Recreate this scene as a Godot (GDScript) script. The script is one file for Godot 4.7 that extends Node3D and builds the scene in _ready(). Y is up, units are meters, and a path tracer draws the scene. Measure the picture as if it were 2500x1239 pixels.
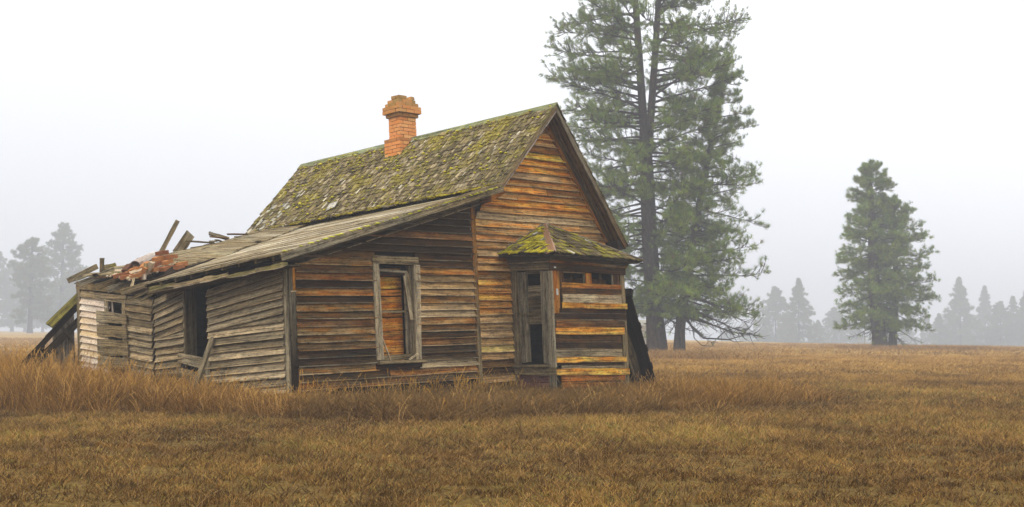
extends Node3D
# An abandoned clapboard farmhouse in a foggy autumn field, ponderosa pines behind.
# House axes: s runs along the front wall, t goes back from it, h is up; M() turns (s, t, h) into metres from the house's base.

const EYE := 1.2
const AX := Vector3(0.6561, 0.025, -0.7547)
const AT := Vector3(-0.7547, -0.068, -0.6561)
const AH := Vector3(-0.0456, 1.0, 0.0067)
const HOUSE := Vector3(-3.747, 0.0, -22.0)

var rng := RandomNumberGenerator.new()
var mats := {}
var house: Node3D


func _ready() -> void:
	rng.seed = 20
	set_camera_and_light()
	make_materials()
	make_ground()
	make_house()
	make_loose_things()
	make_trees()
	make_grass()


func set_camera_and_light() -> void:
	var cam := Camera3D.new()
	cam.name = "camera"
	cam.position = Vector3(0, EYE, 0)
	cam.rotation_degrees = Vector3(3.847, 0, 0)
	cam.fov = 22.39
	cam.near = 0.1
	cam.far = 3000.0
	add_child(cam)
	cam.current = true

	var sun := DirectionalLight3D.new()
	sun.name = "sun"
	var az := deg_to_rad(-100.0)
	var el := deg_to_rad(40.0)
	var to_sun := Vector3(sin(az) * cos(el), sin(el), -cos(az) * cos(el))
	sun.look_at_from_position(to_sun * 10.0, Vector3.ZERO, Vector3.UP)
	sun.light_energy = 0.5
	sun.light_angular_distance = 28.0
	sun.light_color = Color(1.0, 0.93, 0.80)
	sun.shadow_enabled = true
	sun.sky_mode = DirectionalLight3D.SKY_MODE_LIGHT_ONLY
	add_child(sun)

	var env := Environment.new()
	env.background_mode = Environment.BG_SKY
	var sky := Sky.new()
	var pan := PanoramaSkyMaterial.new()
	pan.panorama = ImageTexture.create_from_image(sky_image(to_sun))
	sky.sky_material = pan
	env.sky = sky
	env.background_energy_multiplier = 1.0
	env.tonemap_mode = Environment.TONE_MAPPER_LINEAR
	env.tonemap_exposure = 1.08
	env.fog_enabled = true
	env.fog_mode = Environment.FOG_MODE_EXPONENTIAL
	env.fog_density = 0.0019
	env.fog_light_color = Color(0.955, 0.968, 1.0)
	env.sdfgi_enabled = true
	env.ssao_enabled = true
	env.ssil_enabled = true
	var we := WorldEnvironment.new()
	we.name = "environment"
	we.environment = env
	add_child(we)


func sky_image(to_sun: Vector3) -> Image:
	# a bright overcast: nearly even, wider and brighter round the hidden sun, faintly blue low down
	var w := 256
	var h := 128
	var im := Image.create_empty(w, h, false, Image.FORMAT_RGBF)
	var cloud := FastNoiseLite.new()
	cloud.seed = 3
	cloud.frequency = 1.1
	cloud.fractal_octaves = 3
	for y in h:
		var up := (0.5 - (y + 0.5) / h) * PI
		for x in w:
			var a := ((x + 0.5) / w) * TAU
			var d := Vector3(-sin(a) * cos(up), sin(up), cos(a) * cos(up))
			var g := pow(maxf(0.0, 0.5 + 0.5 * d.dot(to_sun)), 2.0)
			var n := 1.0 + 0.05 * cloud.get_noise_3dv(d * 2.0)
			var l := (0.74 + 1.05 * sin(maxf(up, 0.0))) * (1.0 + 0.55 * g) * n
			var low := clampf(1.0 - up / 0.9, 0.0, 1.0)
			im.set_pixel(x, y, Color(l * lerpf(1.0, 0.95, low), l * lerpf(1.0, 0.97, low), l * lerpf(0.985, 1.03, low)))
	return im


# ---------------------------------------------------------------- helpers

class MB:
	var v := PackedVector3Array()
	var n := PackedVector3Array()
	var uv := PackedVector2Array()
	var c := PackedColorArray()
	var ix := PackedInt32Array()

	func tri(a: Vector3, b: Vector3, d: Vector3, hint: Vector3, col: Color, ua := Vector2.ZERO, ub := Vector2.ZERO, ud := Vector2.ZERO) -> void:
		var nn := (d - a).cross(b - a).normalized()
		var i := v.size()
		v.append_array(PackedVector3Array([a, b, d]))
		uv.append_array(PackedVector2Array([ua, ub, ud]))
		c.append_array(PackedColorArray([col, col, col]))
		if nn.dot(hint) < 0.0:
			nn = -nn
			ix.append_array(PackedInt32Array([i, i + 2, i + 1]))
		else:
			ix.append_array(PackedInt32Array([i, i + 1, i + 2]))
		n.append_array(PackedVector3Array([nn, nn, nn]))

	func quad(p: Array, hint: Vector3, u: Array, k: Array) -> void:
		var nn: Vector3 = (p[2] - p[0]).cross(p[1] - p[0]) + (p[3] - p[0]).cross(p[2] - p[0])
		nn = nn.normalized()
		var i := v.size()
		for j in 4:
			v.append(p[j])
			uv.append(u[j])
			c.append(k[j])
		if nn.dot(hint) < 0.0:
			nn = -nn
			ix.append_array(PackedInt32Array([i, i + 2, i + 1, i, i + 3, i + 2]))
		else:
			ix.append_array(PackedInt32Array([i, i + 1, i + 2, i, i + 2, i + 3]))
		for j in 4:
			n.append(nn)

	# a smooth tube through points
	func tube(pts: PackedVector3Array, rad: PackedFloat32Array, sides: int, col: Color, capped := true) -> void:
		var first := v.size()
		var along := 0.0
		for i in pts.size():
			var d := (pts[mini(i + 1, pts.size() - 1)] - pts[maxi(i - 1, 0)]).normalized()
			var e := d.cross(Vector3(0.31, 0.2, 0.93)).normalized()
			var f := d.cross(e)
			if i:
				along += pts[i].distance_to(pts[i - 1])
			for k in sides + 1:
				var a := TAU * k / sides
				var o := e * cos(a) + f * sin(a)
				v.append(pts[i] + o * rad[i])
				n.append(o)
				uv.append(Vector2(along * 0.35, float(k) / sides * maxf(0.6, rad[0] * 2.5)))
				c.append(col)
		for i in pts.size() - 1:
			for k in sides:
				var a := first + i * (sides + 1) + k
				var b := a + sides + 1
				ix.append_array(PackedInt32Array([a, b, a + 1, a + 1, b, b + 1]))
		if capped:
			var last := pts.size() - 1
			var d := (pts[last] - pts[last - 1]).normalized()
			var m := v.size()
			v.append(pts[last] + d * rad[last] * 0.3)
			n.append(d)
			uv.append(Vector2.ZERO)
			c.append(col)
			for k in sides:
				ix.append_array(PackedInt32Array([first + last * (sides + 1) + k, m, first + last * (sides + 1) + k + 1]))

	func done(flat := false) -> ArrayMesh:
		var a := []
		a.resize(Mesh.ARRAY_MAX)
		a[Mesh.ARRAY_VERTEX] = v
		if not flat:
			a[Mesh.ARRAY_NORMAL] = n
		a[Mesh.ARRAY_TEX_UV] = uv
		a[Mesh.ARRAY_COLOR] = c
		a[Mesh.ARRAY_INDEX] = ix
		var m := ArrayMesh.new()
		m.add_surface_from_arrays(Mesh.PRIMITIVE_TRIANGLES, a)
		return m


func M(p: Vector3) -> Vector3:
	return AX * p.x + AT * p.y + AH * p.z


func V(s: float, t: float, h: float) -> Vector3:
	return Vector3(s, t, h)


func rnd(a: float, b: float) -> float:
	return rng.randf_range(a, b)


func thing(called: String, label: String, category: String, at: Vector3, group := "") -> Node3D:
	var o := Node3D.new()
	o.name = called
	o.position = at
	add_child(o, true)
	tag(o, label, category, group)
	return o


func tag(o: Node, label: String, category: String, group := "", kind := "") -> void:
	if label:
		o.set_meta("label", label)
	if category:
		o.set_meta("category", category)
	if group:
		o.set_meta("group", group)
	if kind:
		o.set_meta("kind", kind)


func part(parent: Node, called: String, mesh: Mesh, mat: Material) -> MeshInstance3D:
	var o := MeshInstance3D.new()
	o.name = called
	o.mesh = mesh
	o.material_override = mat
	parent.add_child(o, true)
	return o


func shade(c: Color, k: float) -> Color:
	return Color(c.r * k, c.g * k, c.b * k)


func mixed(a: Color, b: Color, k: float) -> Color:
	return a.lerp(b, k)


# A board given by the four corners of its face (bottom left, bottom right, top right, top left) in house axes and the way to its back.
# seg columns let its colour and line vary; edge is the colour of the strip along its lower edge.
func board_into(b: MB, p: Array, back: Vector3, col: Color, o := {}) -> void:
	if (p[3] - p[0]).length() > (p[1] - p[0]).length() * 1.25:
		p = [p[1], p[2], p[3], p[0]]  # the grain runs along the longer side
	var seg: int = o.get("seg", 3)
	var vary: float = o.get("vary", 0.22)
	var wob: float = o.get("wob", 0.004)
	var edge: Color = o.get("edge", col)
	var other: Color = o.get("other", col)
	var rough_ends: float = o.get("ends", 0.0)
	var origin: Vector3 = o.get("origin", Vector3.ZERO)
	var house_axes: bool = o.get("axes", true)
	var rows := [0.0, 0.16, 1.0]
	var ends := [[], []]
	var colors := []
	var front := []
	var u0 := rng.randf() * 7.0
	var v0 := rng.randf() * 7.0
	var length: float = (p[1] - p[0]).length()
	var high: float = (p[3] - p[0]).length()
	var along := u0
	var across := 1.0 / 0.62
	var blend := rng.randf()
	for j in seg + 1:
		var f := float(j) / seg
		if j > 0 and j < seg:
			f += rnd(-0.25, 0.25) / seg
		var lo: Vector3 = p[0].lerp(p[1], f)
		var hi: Vector3 = p[3].lerp(p[2], f)
		var up := (hi - lo).normalized()
		var d := up * rnd(-wob, wob)
		if j == 0 or j == seg:
			var e: Vector3 = (p[1] - p[0]).normalized() * rnd(-rough_ends, rough_ends)
			lo += e
			hi += e
		lo += d
		hi += up * rnd(-wob, wob)
		if o.has("bow"):
			var sagged: Vector3 = o["bow"] * (4.0 * f * (1.0 - f))
			lo += sagged
			hi += sagged
		blend = clampf(blend + rnd(-0.5, 0.5), 0.0, 1.0)
		var k := mixed(col, other, blend)
		k = shade(k, 1.0 + rnd(-vary, vary))
		var line := []
		var kk := []
		for r in 3:
			var q := lo.lerp(hi, rows[r])
			line.append((M(q) if house_axes else q) - origin)
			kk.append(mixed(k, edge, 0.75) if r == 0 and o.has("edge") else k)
		front.append([line, kk, Vector2(along + f * length / 2.4, v0)])
	var bk := M(back) if house_axes else back
	var mid: Vector3 = (front[0][0][1] + front[seg][0][1]) * 0.5 + bk * 0.5
	for j in seg:
		var A: Array = front[j]
		var B2: Array = front[j + 1]
		for r in 2:
			var va: float = rows[r] * high * across
			var vb: float = rows[r + 1] * high * across
			b.quad([A[0][r], B2[0][r], B2[0][r + 1], A[0][r + 1]], -bk, [A[2] + Vector2(0, va), B2[2] + Vector2(0, va), B2[2] + Vector2(0, vb), A[2] + Vector2(0, vb)], [A[1][r], B2[1][r], B2[1][r + 1], A[1][r + 1]])
	for side in [0, 2]:
		var A: Array = front[0]
		var B2: Array = front[seg]
		var th := bk.length() * across
		var q0: Vector3 = A[0][side]
		var q1: Vector3 = B2[0][side]
		if seg > 1:
			for j in seg:
				var a0: Vector3 = front[j][0][side]
				var a1: Vector3 = front[j + 1][0][side]
				b.quad([a0, a1, a1 + bk, a0 + bk], (a0 + a1 + bk) * 0.5 - mid, [front[j][2], front[j + 1][2], front[j + 1][2] + Vector2(0, th), front[j][2] + Vector2(0, th)], [front[j][1][side], front[j + 1][1][side], front[j + 1][1][1], front[j][1][1]])
		else:
			b.quad([q0, q1, q1 + bk, q0 + bk], (q0 + q1 + bk) * 0.5 - mid, [A[2], B2[2], B2[2] + Vector2(0, th), A[2] + Vector2(0, th)], [A[1][side], B2[1][side], B2[1][1], A[1][1]])
	for jj in [0, seg]:
		var A: Array = front[jj]
		var e0: Vector3 = A[0][0]
		var e1: Vector3 = A[0][2]
		b.quad([e0, e1, e1 + bk, e0 + bk], (e0 + e1 + bk) * 0.5 - mid, [A[2], A[2] + Vector2(0, high * across), A[2] + Vector2(0.02, high * across), A[2] + Vector2(0.02, 0)], [A[1][1], A[1][2], A[1][2], A[1][1]])
	# back face
	var F: Array = front[0]
	var G: Array = front[seg]
	b.quad([F[0][0] + bk, G[0][0] + bk, G[0][2] + bk, F[0][2] + bk], bk, [F[2], G[2], G[2] + Vector2(0, high * across), F[2] + Vector2(0, high * across)], [F[1][1], G[1][1], G[1][1], F[1][1]])


func board(parent: Node, called: String, p: Array, back: Vector3, col: Color, o := {}) -> MeshInstance3D:
	var b := MB.new()
	board_into(b, p, back, col, o)
	return part(parent, called, b.done(), mats[o.get("mat", "wood")])


# a bar of given width and thickness from a to b in house axes; face_dir is the way its wide face looks
func bar_corners(a: Vector3, b: Vector3, width: float, face: Vector3) -> Array:
	var d := (b - a).normalized()
	var side := d.cross(face).normalized() * width * 0.5
	return [a - side, b - side, b + side, a + side]


func bar(parent: Node, called: String, a: Vector3, b: Vector3, width: float, thick: float, face: Vector3, col: Color, o := {}) -> MeshInstance3D:
	var d := (b - a).normalized()
	var f := (face - d * face.dot(d)).normalized()
	return board(parent, called, bar_corners(a, b, width, f), -f * thick, col, o)


func slab_into(b: MB, p: Array, back: Vector3, col: Color) -> void:
	var q := []
	var mid := Vector3.ZERO
	for x in p:
		q.append(M(x))
		mid += M(x) / p.size()
	var bk := M(back)
	mid += bk * 0.5
	var n := q.size()
	var us := []
	for i in n:
		us.append(Vector2(p[i].x + p[i].y, p[i].z) * 0.5)
	for i in range(1, n - 1):
		b.tri(q[0], q[i], q[i + 1], -bk, col, us[0], us[i], us[i + 1])
		b.tri(q[0] + bk, q[i] + bk, q[i + 1] + bk, bk, col, us[0], us[i], us[i + 1])
	for i in n:
		var a: Vector3 = q[i]
		var c: Vector3 = q[(i + 1) % n]
		b.quad([a, c, c + bk, a + bk], (a + c + bk) * 0.5 - mid, [us[i], us[(i + 1) % n], us[(i + 1) % n] + Vector2(0, 0.05), us[i] + Vector2(0, 0.05)], [col, col, col, col])


func slab(parent: Node, called: String, p: Array, back: Vector3, col: Color, mat := "wood") -> MeshInstance3D:
	var b := MB.new()
	slab_into(b, p, back, col)
	return part(parent, called, b.done(), mats[mat])


# ---------------------------------------------------------------- materials

func noise(seed_: int, freq: float, oct := 3) -> FastNoiseLite:
	var f := FastNoiseLite.new()
	f.seed = seed_
	f.noise_type = FastNoiseLite.TYPE_SIMPLEX_SMOOTH
	f.frequency = freq
	f.fractal_octaves = oct
	return f


func stretched(seed_: int, freq: float, w: int, h: int, W: int, H: int, oct := 3) -> PackedByteArray:
	var im := noise(seed_, freq, oct).get_seamless_image(w, h)
	im.resize(W, H, Image.INTERPOLATE_CUBIC)
	im.convert(Image.FORMAT_L8)
	return im.get_data()


func wood_images(seed_: int, warm: float, base := 0.66, gain := 1.0) -> Array:
	var W := 1024
	var H := 512
	var streak := stretched(seed_, 0.035, 40, 512, W, H, 3)
	var fine := stretched(seed_ + 1, 0.22, 96, 512, W, H, 2)
	var blotch := stretched(seed_ + 2, 0.035, 160, 128, W, H, 4)
	var crack := stretched(seed_ + 3, 0.045, 24, 512, W, H, 2)
	var tint := stretched(seed_ + 4, 0.03, 64, 160, W, H, 3)
	var spot := stretched(seed_ + 5, 0.09, 256, 200, W, H, 3)
	var to_srgb := PackedByteArray()
	for i in 1025:
		to_srgb.append(int(clampf(pow(i / 1024.0, 1.0 / 2.2), 0.0, 1.0) * 255.0))
	var rgb := PackedByteArray()
	rgb.resize(W * H * 3)
	var relief := PackedByteArray()
	relief.resize(W * H)
	for i in W * H:
		var s := streak[i] / 255.0 - 0.5
		var f := fine[i] / 255.0 - 0.5
		var bl := blotch[i] / 255.0 - 0.5
		var l := base + gain * (0.75 * s + 0.55 * f + 0.5 * bl)
		var k := absf(crack[i] / 255.0 - 0.5)
		if k < 0.022:
			l *= 0.30 + 32.0 * k
		var sp := spot[i] / 255.0
		if sp < 0.27:
			l *= maxf(0.35, 1.0 - (0.27 - sp) * 7.0)
		l = clampf(l, 0.10, 1.0)
		var t := clampf((tint[i] / 255.0 - 0.42) * 4.5, 0.0, 1.0) * warm
		rgb[i * 3] = to_srgb[int(l * lerpf(0.94, 1.0, t) * 1024.0)]
		rgb[i * 3 + 1] = to_srgb[int(l * lerpf(0.94, 0.68, t) * 1024.0)]
		rgb[i * 3 + 2] = to_srgb[int(l * lerpf(0.88, 0.27, t) * 1024.0)]
		relief[i] = int(clampf(0.55 + s * 0.5 + f * 0.7 - maxf(0.0, 0.022 - k) * 18.0, 0.0, 1.0) * 255.0)
	return [Image.create_from_data(W, H, false, Image.FORMAT_RGB8, rgb), Image.create_from_data(W, H, false, Image.FORMAT_L8, relief)]


func surface(called: String, rough := 0.92, spec := 0.25) -> StandardMaterial3D:
	var m := StandardMaterial3D.new()
	m.resource_name = called
	m.vertex_color_use_as_albedo = true
	m.roughness = rough
	m.metallic_specular = spec
	mats[called] = m
	return m


func make_materials() -> void:
	var a := wood_images(11, 0.12, 0.66, 1.3)
	var m := surface("wood")
	m.albedo_texture = ImageTexture.create_from_image(a[0])
	var bump := ImageTexture.create_from_image(a[1])
	m.heightmap_enabled = true
	m.heightmap_texture = bump
	m.heightmap_scale = 0.8
	m = surface("stained_wood")
	m.albedo_texture = ImageTexture.create_from_image(wood_images(47, 0.9, 0.66, 1.35)[0])
	m.heightmap_enabled = true
	m.heightmap_texture = bump
	m.heightmap_scale = 0.8
	m = surface("painted_wood", 0.85, 0.3)
	m.albedo_texture = ImageTexture.create_from_image(wood_images(83, 0.05, 0.88, 0.55)[0])
	m.heightmap_enabled = true
	m.heightmap_texture = bump
	m.heightmap_scale = 0.3
	m = surface("bark", 1.0, 0.1)
	m.albedo_texture = mats["wood"].albedo_texture
	m.heightmap_enabled = true
	m.heightmap_texture = bump
	m.heightmap_scale = 6.0
	m = surface("needles", 0.8, 0.25)
	m.backlight_enabled = true
	m.backlight = Color(0.35, 0.38, 0.2)
	m = surface("blades", 0.85, 0.2)
	m.backlight_enabled = true
	m.backlight = Color(0.5, 0.42, 0.3)
	m = surface("brick", 0.95, 0.2)
	var nt := NoiseTexture2D.new()
	nt.width = 256
	nt.height = 256
	nt.seamless = true
	nt.noise = noise(5, 0.05, 5)
	var g := Gradient.new()
	g.set_color(0, Color(0.72, 0.68, 0.65))
	g.set_color(1, Color(1, 1, 1))
	nt.color_ramp = g
	m.albedo_texture = nt
	m.uv1_triplanar = true
	m.uv1_scale = Vector3(4, 4, 4)
	m.heightmap_enabled = true
	m.heightmap_texture = nt
	m.heightmap_scale = 0.6
	m = surface("metal", 0.5, 0.5)
	m.metallic = 0.15
	m.albedo_texture = nt
	m.uv1_triplanar = true
	m.uv1_scale = Vector3(2, 2, 2)
	m = surface("soil", 1.0, 0.1)
	var nt2 := NoiseTexture2D.new()
	nt2.width = 1024
	nt2.height = 1024
	nt2.seamless = true
	nt2.noise = noise(8, 0.035, 6)
	var g2 := Gradient.new()
	g2.set_color(0, Color(0.55, 0.52, 0.45))
	g2.set_color(1, Color(1, 1, 0.97))
	nt2.color_ramp = g2
	m.albedo_texture = nt2
	m.uv1_scale = Vector3(1, 1, 1)


# ---------------------------------------------------------------- the house

const TINT := {
	"D": Color(0.040, 0.022, 0.010), "B": Color(0.165, 0.088, 0.030), "T": Color(0.36, 0.215, 0.085), "O": Color(0.64, 0.280, 0.045), "R": Color(0.42, 0.155, 0.028),
	"G": Color(0.32, 0.240, 0.130), "L": Color(0.72, 0.55, 0.34), "P": Color(0.90, 0.76, 0.68), "S": Color(0.42, 0.355, 0.25), "Y": Color(0.92, 0.50, 0.10),
}
const STAINED := "DBTORY"


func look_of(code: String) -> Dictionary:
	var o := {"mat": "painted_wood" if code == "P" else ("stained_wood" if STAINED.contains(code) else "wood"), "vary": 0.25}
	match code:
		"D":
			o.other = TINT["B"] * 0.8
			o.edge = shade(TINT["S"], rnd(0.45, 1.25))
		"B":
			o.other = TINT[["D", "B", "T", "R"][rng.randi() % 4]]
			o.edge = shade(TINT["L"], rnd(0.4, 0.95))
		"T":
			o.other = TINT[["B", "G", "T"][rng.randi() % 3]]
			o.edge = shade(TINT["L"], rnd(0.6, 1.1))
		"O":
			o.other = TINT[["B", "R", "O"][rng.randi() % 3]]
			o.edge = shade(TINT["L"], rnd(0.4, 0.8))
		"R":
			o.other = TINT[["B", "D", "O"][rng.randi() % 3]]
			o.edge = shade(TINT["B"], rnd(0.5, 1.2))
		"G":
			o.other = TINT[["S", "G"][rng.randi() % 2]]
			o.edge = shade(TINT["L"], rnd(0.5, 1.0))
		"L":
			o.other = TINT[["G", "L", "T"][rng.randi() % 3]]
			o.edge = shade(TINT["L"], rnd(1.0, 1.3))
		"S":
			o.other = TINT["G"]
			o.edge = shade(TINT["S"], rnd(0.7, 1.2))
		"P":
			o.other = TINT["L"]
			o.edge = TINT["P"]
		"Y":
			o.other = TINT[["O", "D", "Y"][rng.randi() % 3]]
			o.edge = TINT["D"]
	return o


var zones := FastNoiseLite.new()


# one clapboard on a wall that faces -t ("front") or -s ("side"); a runs along the wall
func clapboard(wall: Node, front: bool, a0: float, a1: float, b0: float, b1: float, h0: float, h1: float, code: String, drop := 0.0, off := 0.0, gain := 1.0) -> void:
	if a1 - a0 < 0.03 and b1 - b0 < 0.03:
		return
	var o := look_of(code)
	o.seg = clampi(int((a1 - a0) / 0.55), 2, 7)
	o.wob = 0.005
	var lo := off - rnd(0.052, 0.070)
	var hi := off - 0.006
	var top := h1 + 0.012
	var p: Array
	var back: Vector3
	if front:
		p = [V(a0, lo, h0), V(a1, lo, h0 + drop), V(b1, hi, top + drop), V(b0, hi, top)]
		back = V(0, 0.02, 0)
	else:
		p = [V(lo, a0, h0), V(lo, a1, h0 + drop), V(hi, b1, top + drop), V(hi, b0, top)]
		back = V(0.02, 0, 0)
	var col: Color = TINT[code]
	if code != "P":
		# neighbouring boards have weathered alike: drier and greyer in some zones, still golden in others
		var z := zones.get_noise_2d((a0 + a1) * 0.25 + (0.0 if front else 40.0), h0 * 0.8)
		var dry := Color(0.34, 0.255, 0.145)
		var rich := Color(0.50, 0.225, 0.040)
		var lean := 0.22
		if not front:
			dry = Color(0.40, 0.33, 0.235)
			rich = Color(0.33, 0.24, 0.14)
			lean = 0.7
		elif gain < 1.1:
			dry = Color(0.25, 0.185, 0.105)
			rich = Color(0.27, 0.145, 0.045)
			lean = 0.5
		var zone := mixed(rich, dry, clampf(lean + z * 1.5, 0.0, 1.0))
		var k := (col.r + col.g + col.b) / (zone.r + zone.g + zone.b)
		zone = shade(zone, pow(k, 0.85))
		col = mixed(col, zone, 0.55)
		o.other = mixed(o.other, zone, 0.5)
	o.other = shade(o.other, gain)
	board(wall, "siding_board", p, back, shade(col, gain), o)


func sag(t: float) -> float:
	var at := [-0.45, 1.0, 3.5, 3.9, 4.5, 5.06, 5.9, 7.2]
	var by := [0.0, -0.02, -0.12, -0.17, -0.04, 0.06, 0.2, 0.2]
	for i in 7:
		if t <= at[i + 1]:
			return lerpf(by[i], by[i + 1], clampf((t - at[i]) / (at[i + 1] - at[i]), 0.0, 1.0))
	return 0.2


func low_roof(s: float, t: float) -> float:
	var g := sag(t)
	return 2.76 + 0.262 * s + g * (1.0 - s / (5.25 if g < 0.0 else 9.0))


func low_roof_front(s: float, t: float) -> float:
	return 2.76 + 0.262 * s + (0.0 if t < 1.0 else -0.045 * (t - 1.0)) * (1.0 - s / 5.25)


func make_house() -> void:
	house = thing("abandoned_house", "weathered clapboard farmhouse with mossy shingle roof, sagging lean-to and brick chimney", "house", HOUSE)
	zones.seed = 15
	zones.frequency = 0.55
	make_front_wall()
	make_gable_wall()
	make_side_walls()
	make_hidden_walls()
	make_corner_boards()
	make_front_window()
	make_side_opening()
	make_shed_window()
	make_main_roof()
	make_low_roof()
	make_chimney()
	make_bay()


func make_front_wall() -> void:
	var b := MB.new()
	var dark := Color(0.025, 0.018, 0.012)
	for q in [[0.02, 2.1, -0.3, 2.6, 3.17], [3.0, 4.75, -0.3, 3.4, 3.86], [2.1, 3.0, -0.3, 0.70, 0.70], [2.1, 3.0, 2.56, 3.17, 3.4]]:
		slab_into(b, [V(q[0], 0.02, q[2]), V(q[1], 0.02, q[2]), V(q[1], 0.02, q[4]), V(q[0], 0.02, q[3])], V(0, 0.05, 0), dark)
	var wall := part(house, "front_wall", b.done(), mats["wood"])
	# bottom to top: the boards left of the window, right of it, and those above
	var left := "DBDBDTDDBBTBBTDODBBTB"
	var right := "DBDBOLDDBDTOLLTLLGO"
	for i in 30:
		var h0 := -0.10 + 0.1365 * i
		var h1 := h0 + 0.1365
		var a0 := maxf(0.13, (h0 - 2.60) / 0.262)
		var b0 := maxf(0.13, (h1 - 2.60) / 0.262)
		if a0 > 4.68:
			break
		var cl := left[i] if i < left.length() else "DDDBDDD"[i % 7]
		var cr := right[i] if i < right.length() else "DDBDDDD"[i % 7]
		if h1 > 0.60 and h0 < 2.64:
			clapboard(wall, true, a0, 2.02, b0, 2.02, h0, h1, cl)
			clapboard(wall, true, 3.05, 4.70, 3.05, 4.70, h0, h1, cr)
		elif rng.randf() < 0.3 and a0 < 2.0:
			var cut := rnd(1.6, 3.4)
			clapboard(wall, true, a0, cut - 0.004, b0, cut - 0.004, h0, h1, cl)
			clapboard(wall, true, cut + 0.004, 4.70, cut + 0.004, 4.70, h0 + 0.004, h1, cr)
		else:
			clapboard(wall, true, a0, 4.70, b0, 4.70, h0, h1, cr)


func gable_left(h: float) -> float:
	return maxf(4.79, maxf((h - 2.62) / 0.262 if h < 3.95 else 0.0, 7.08 - (5.80 - h) / 0.99))


func gable_right(h: float) -> float:
	return minf(9.14, 7.08 + (5.74 - h) / 1.275)


func make_gable_wall() -> void:
	var b := MB.new()
	var dark := Color(0.025, 0.018, 0.012)
	slab_into(b, [V(4.72, 0.02, -0.3), V(5.95, 0.02, -0.3), V(5.95, 0.02, 2.4), V(4.72, 0.02, 2.4)], V(0, 0.05, 0), dark)
	slab_into(b, [V(8.15, 0.02, -0.3), V(9.14, 0.02, -0.3), V(9.14, 0.02, 2.4), V(8.15, 0.02, 2.4)], V(0, 0.05, 0), dark)
	slab_into(b, [V(4.72, 0.02, 2.4), V(9.14, 0.02, 2.4), V(9.14, 0.02, 3.1), V(7.08, 0.02, 5.72), V(5.3, 0.02, 3.98), V(4.72, 0.02, 3.8)], V(0, 0.05, 0), dark)
	var wall := part(house, "gable_wall", b.done(), mats["wood"])
	var codes := "DDGDDGLGSGGTOOTOBTOGTOTOGTOTOTGOOYRTOBTDBOBDBRB"
	var step := 0.1495
	for i in 40:
		var h0 := -0.09 + step * i
		var h1 := h0 + step
		if h0 > 5.60:
			break
		var a0 := gable_left(h0)
		var b0 := gable_left(h1)
		var a1 := gable_right(h0)
		var b1 := maxf(gable_right(h1), b0 + 0.01)
		var code := codes[i]
		if h0 < 2.60:
			clapboard(wall, true, a0, 5.84, b0, 5.84, h0, h1, code, 0.0, 0.0, 1.7)
			clapboard(wall, true, 8.26, a1, 8.26, b1, h0, h1, "G")
			continue
		if a1 - a0 > 1.2 and rng.randf() < 0.4:
			var cut := rnd(a0 + 0.4, a1 - 0.4)
			clapboard(wall, true, a0, cut - 0.003, b0, cut - 0.003, h0, h1, code, 0.0, 0.0, 1.7)
			clapboard(wall, true, cut + 0.003, a1, cut + 0.003, b1, h0, h1, code if rng.randf() < 0.4 else "TOBOTG"[rng.randi() % 6], 0.0, 0.0, 1.7)
		else:
			clapboard(wall, true, a0, a1, b0, b1, h0, h1, code, 0.0, 0.0, 1.7)


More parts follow.
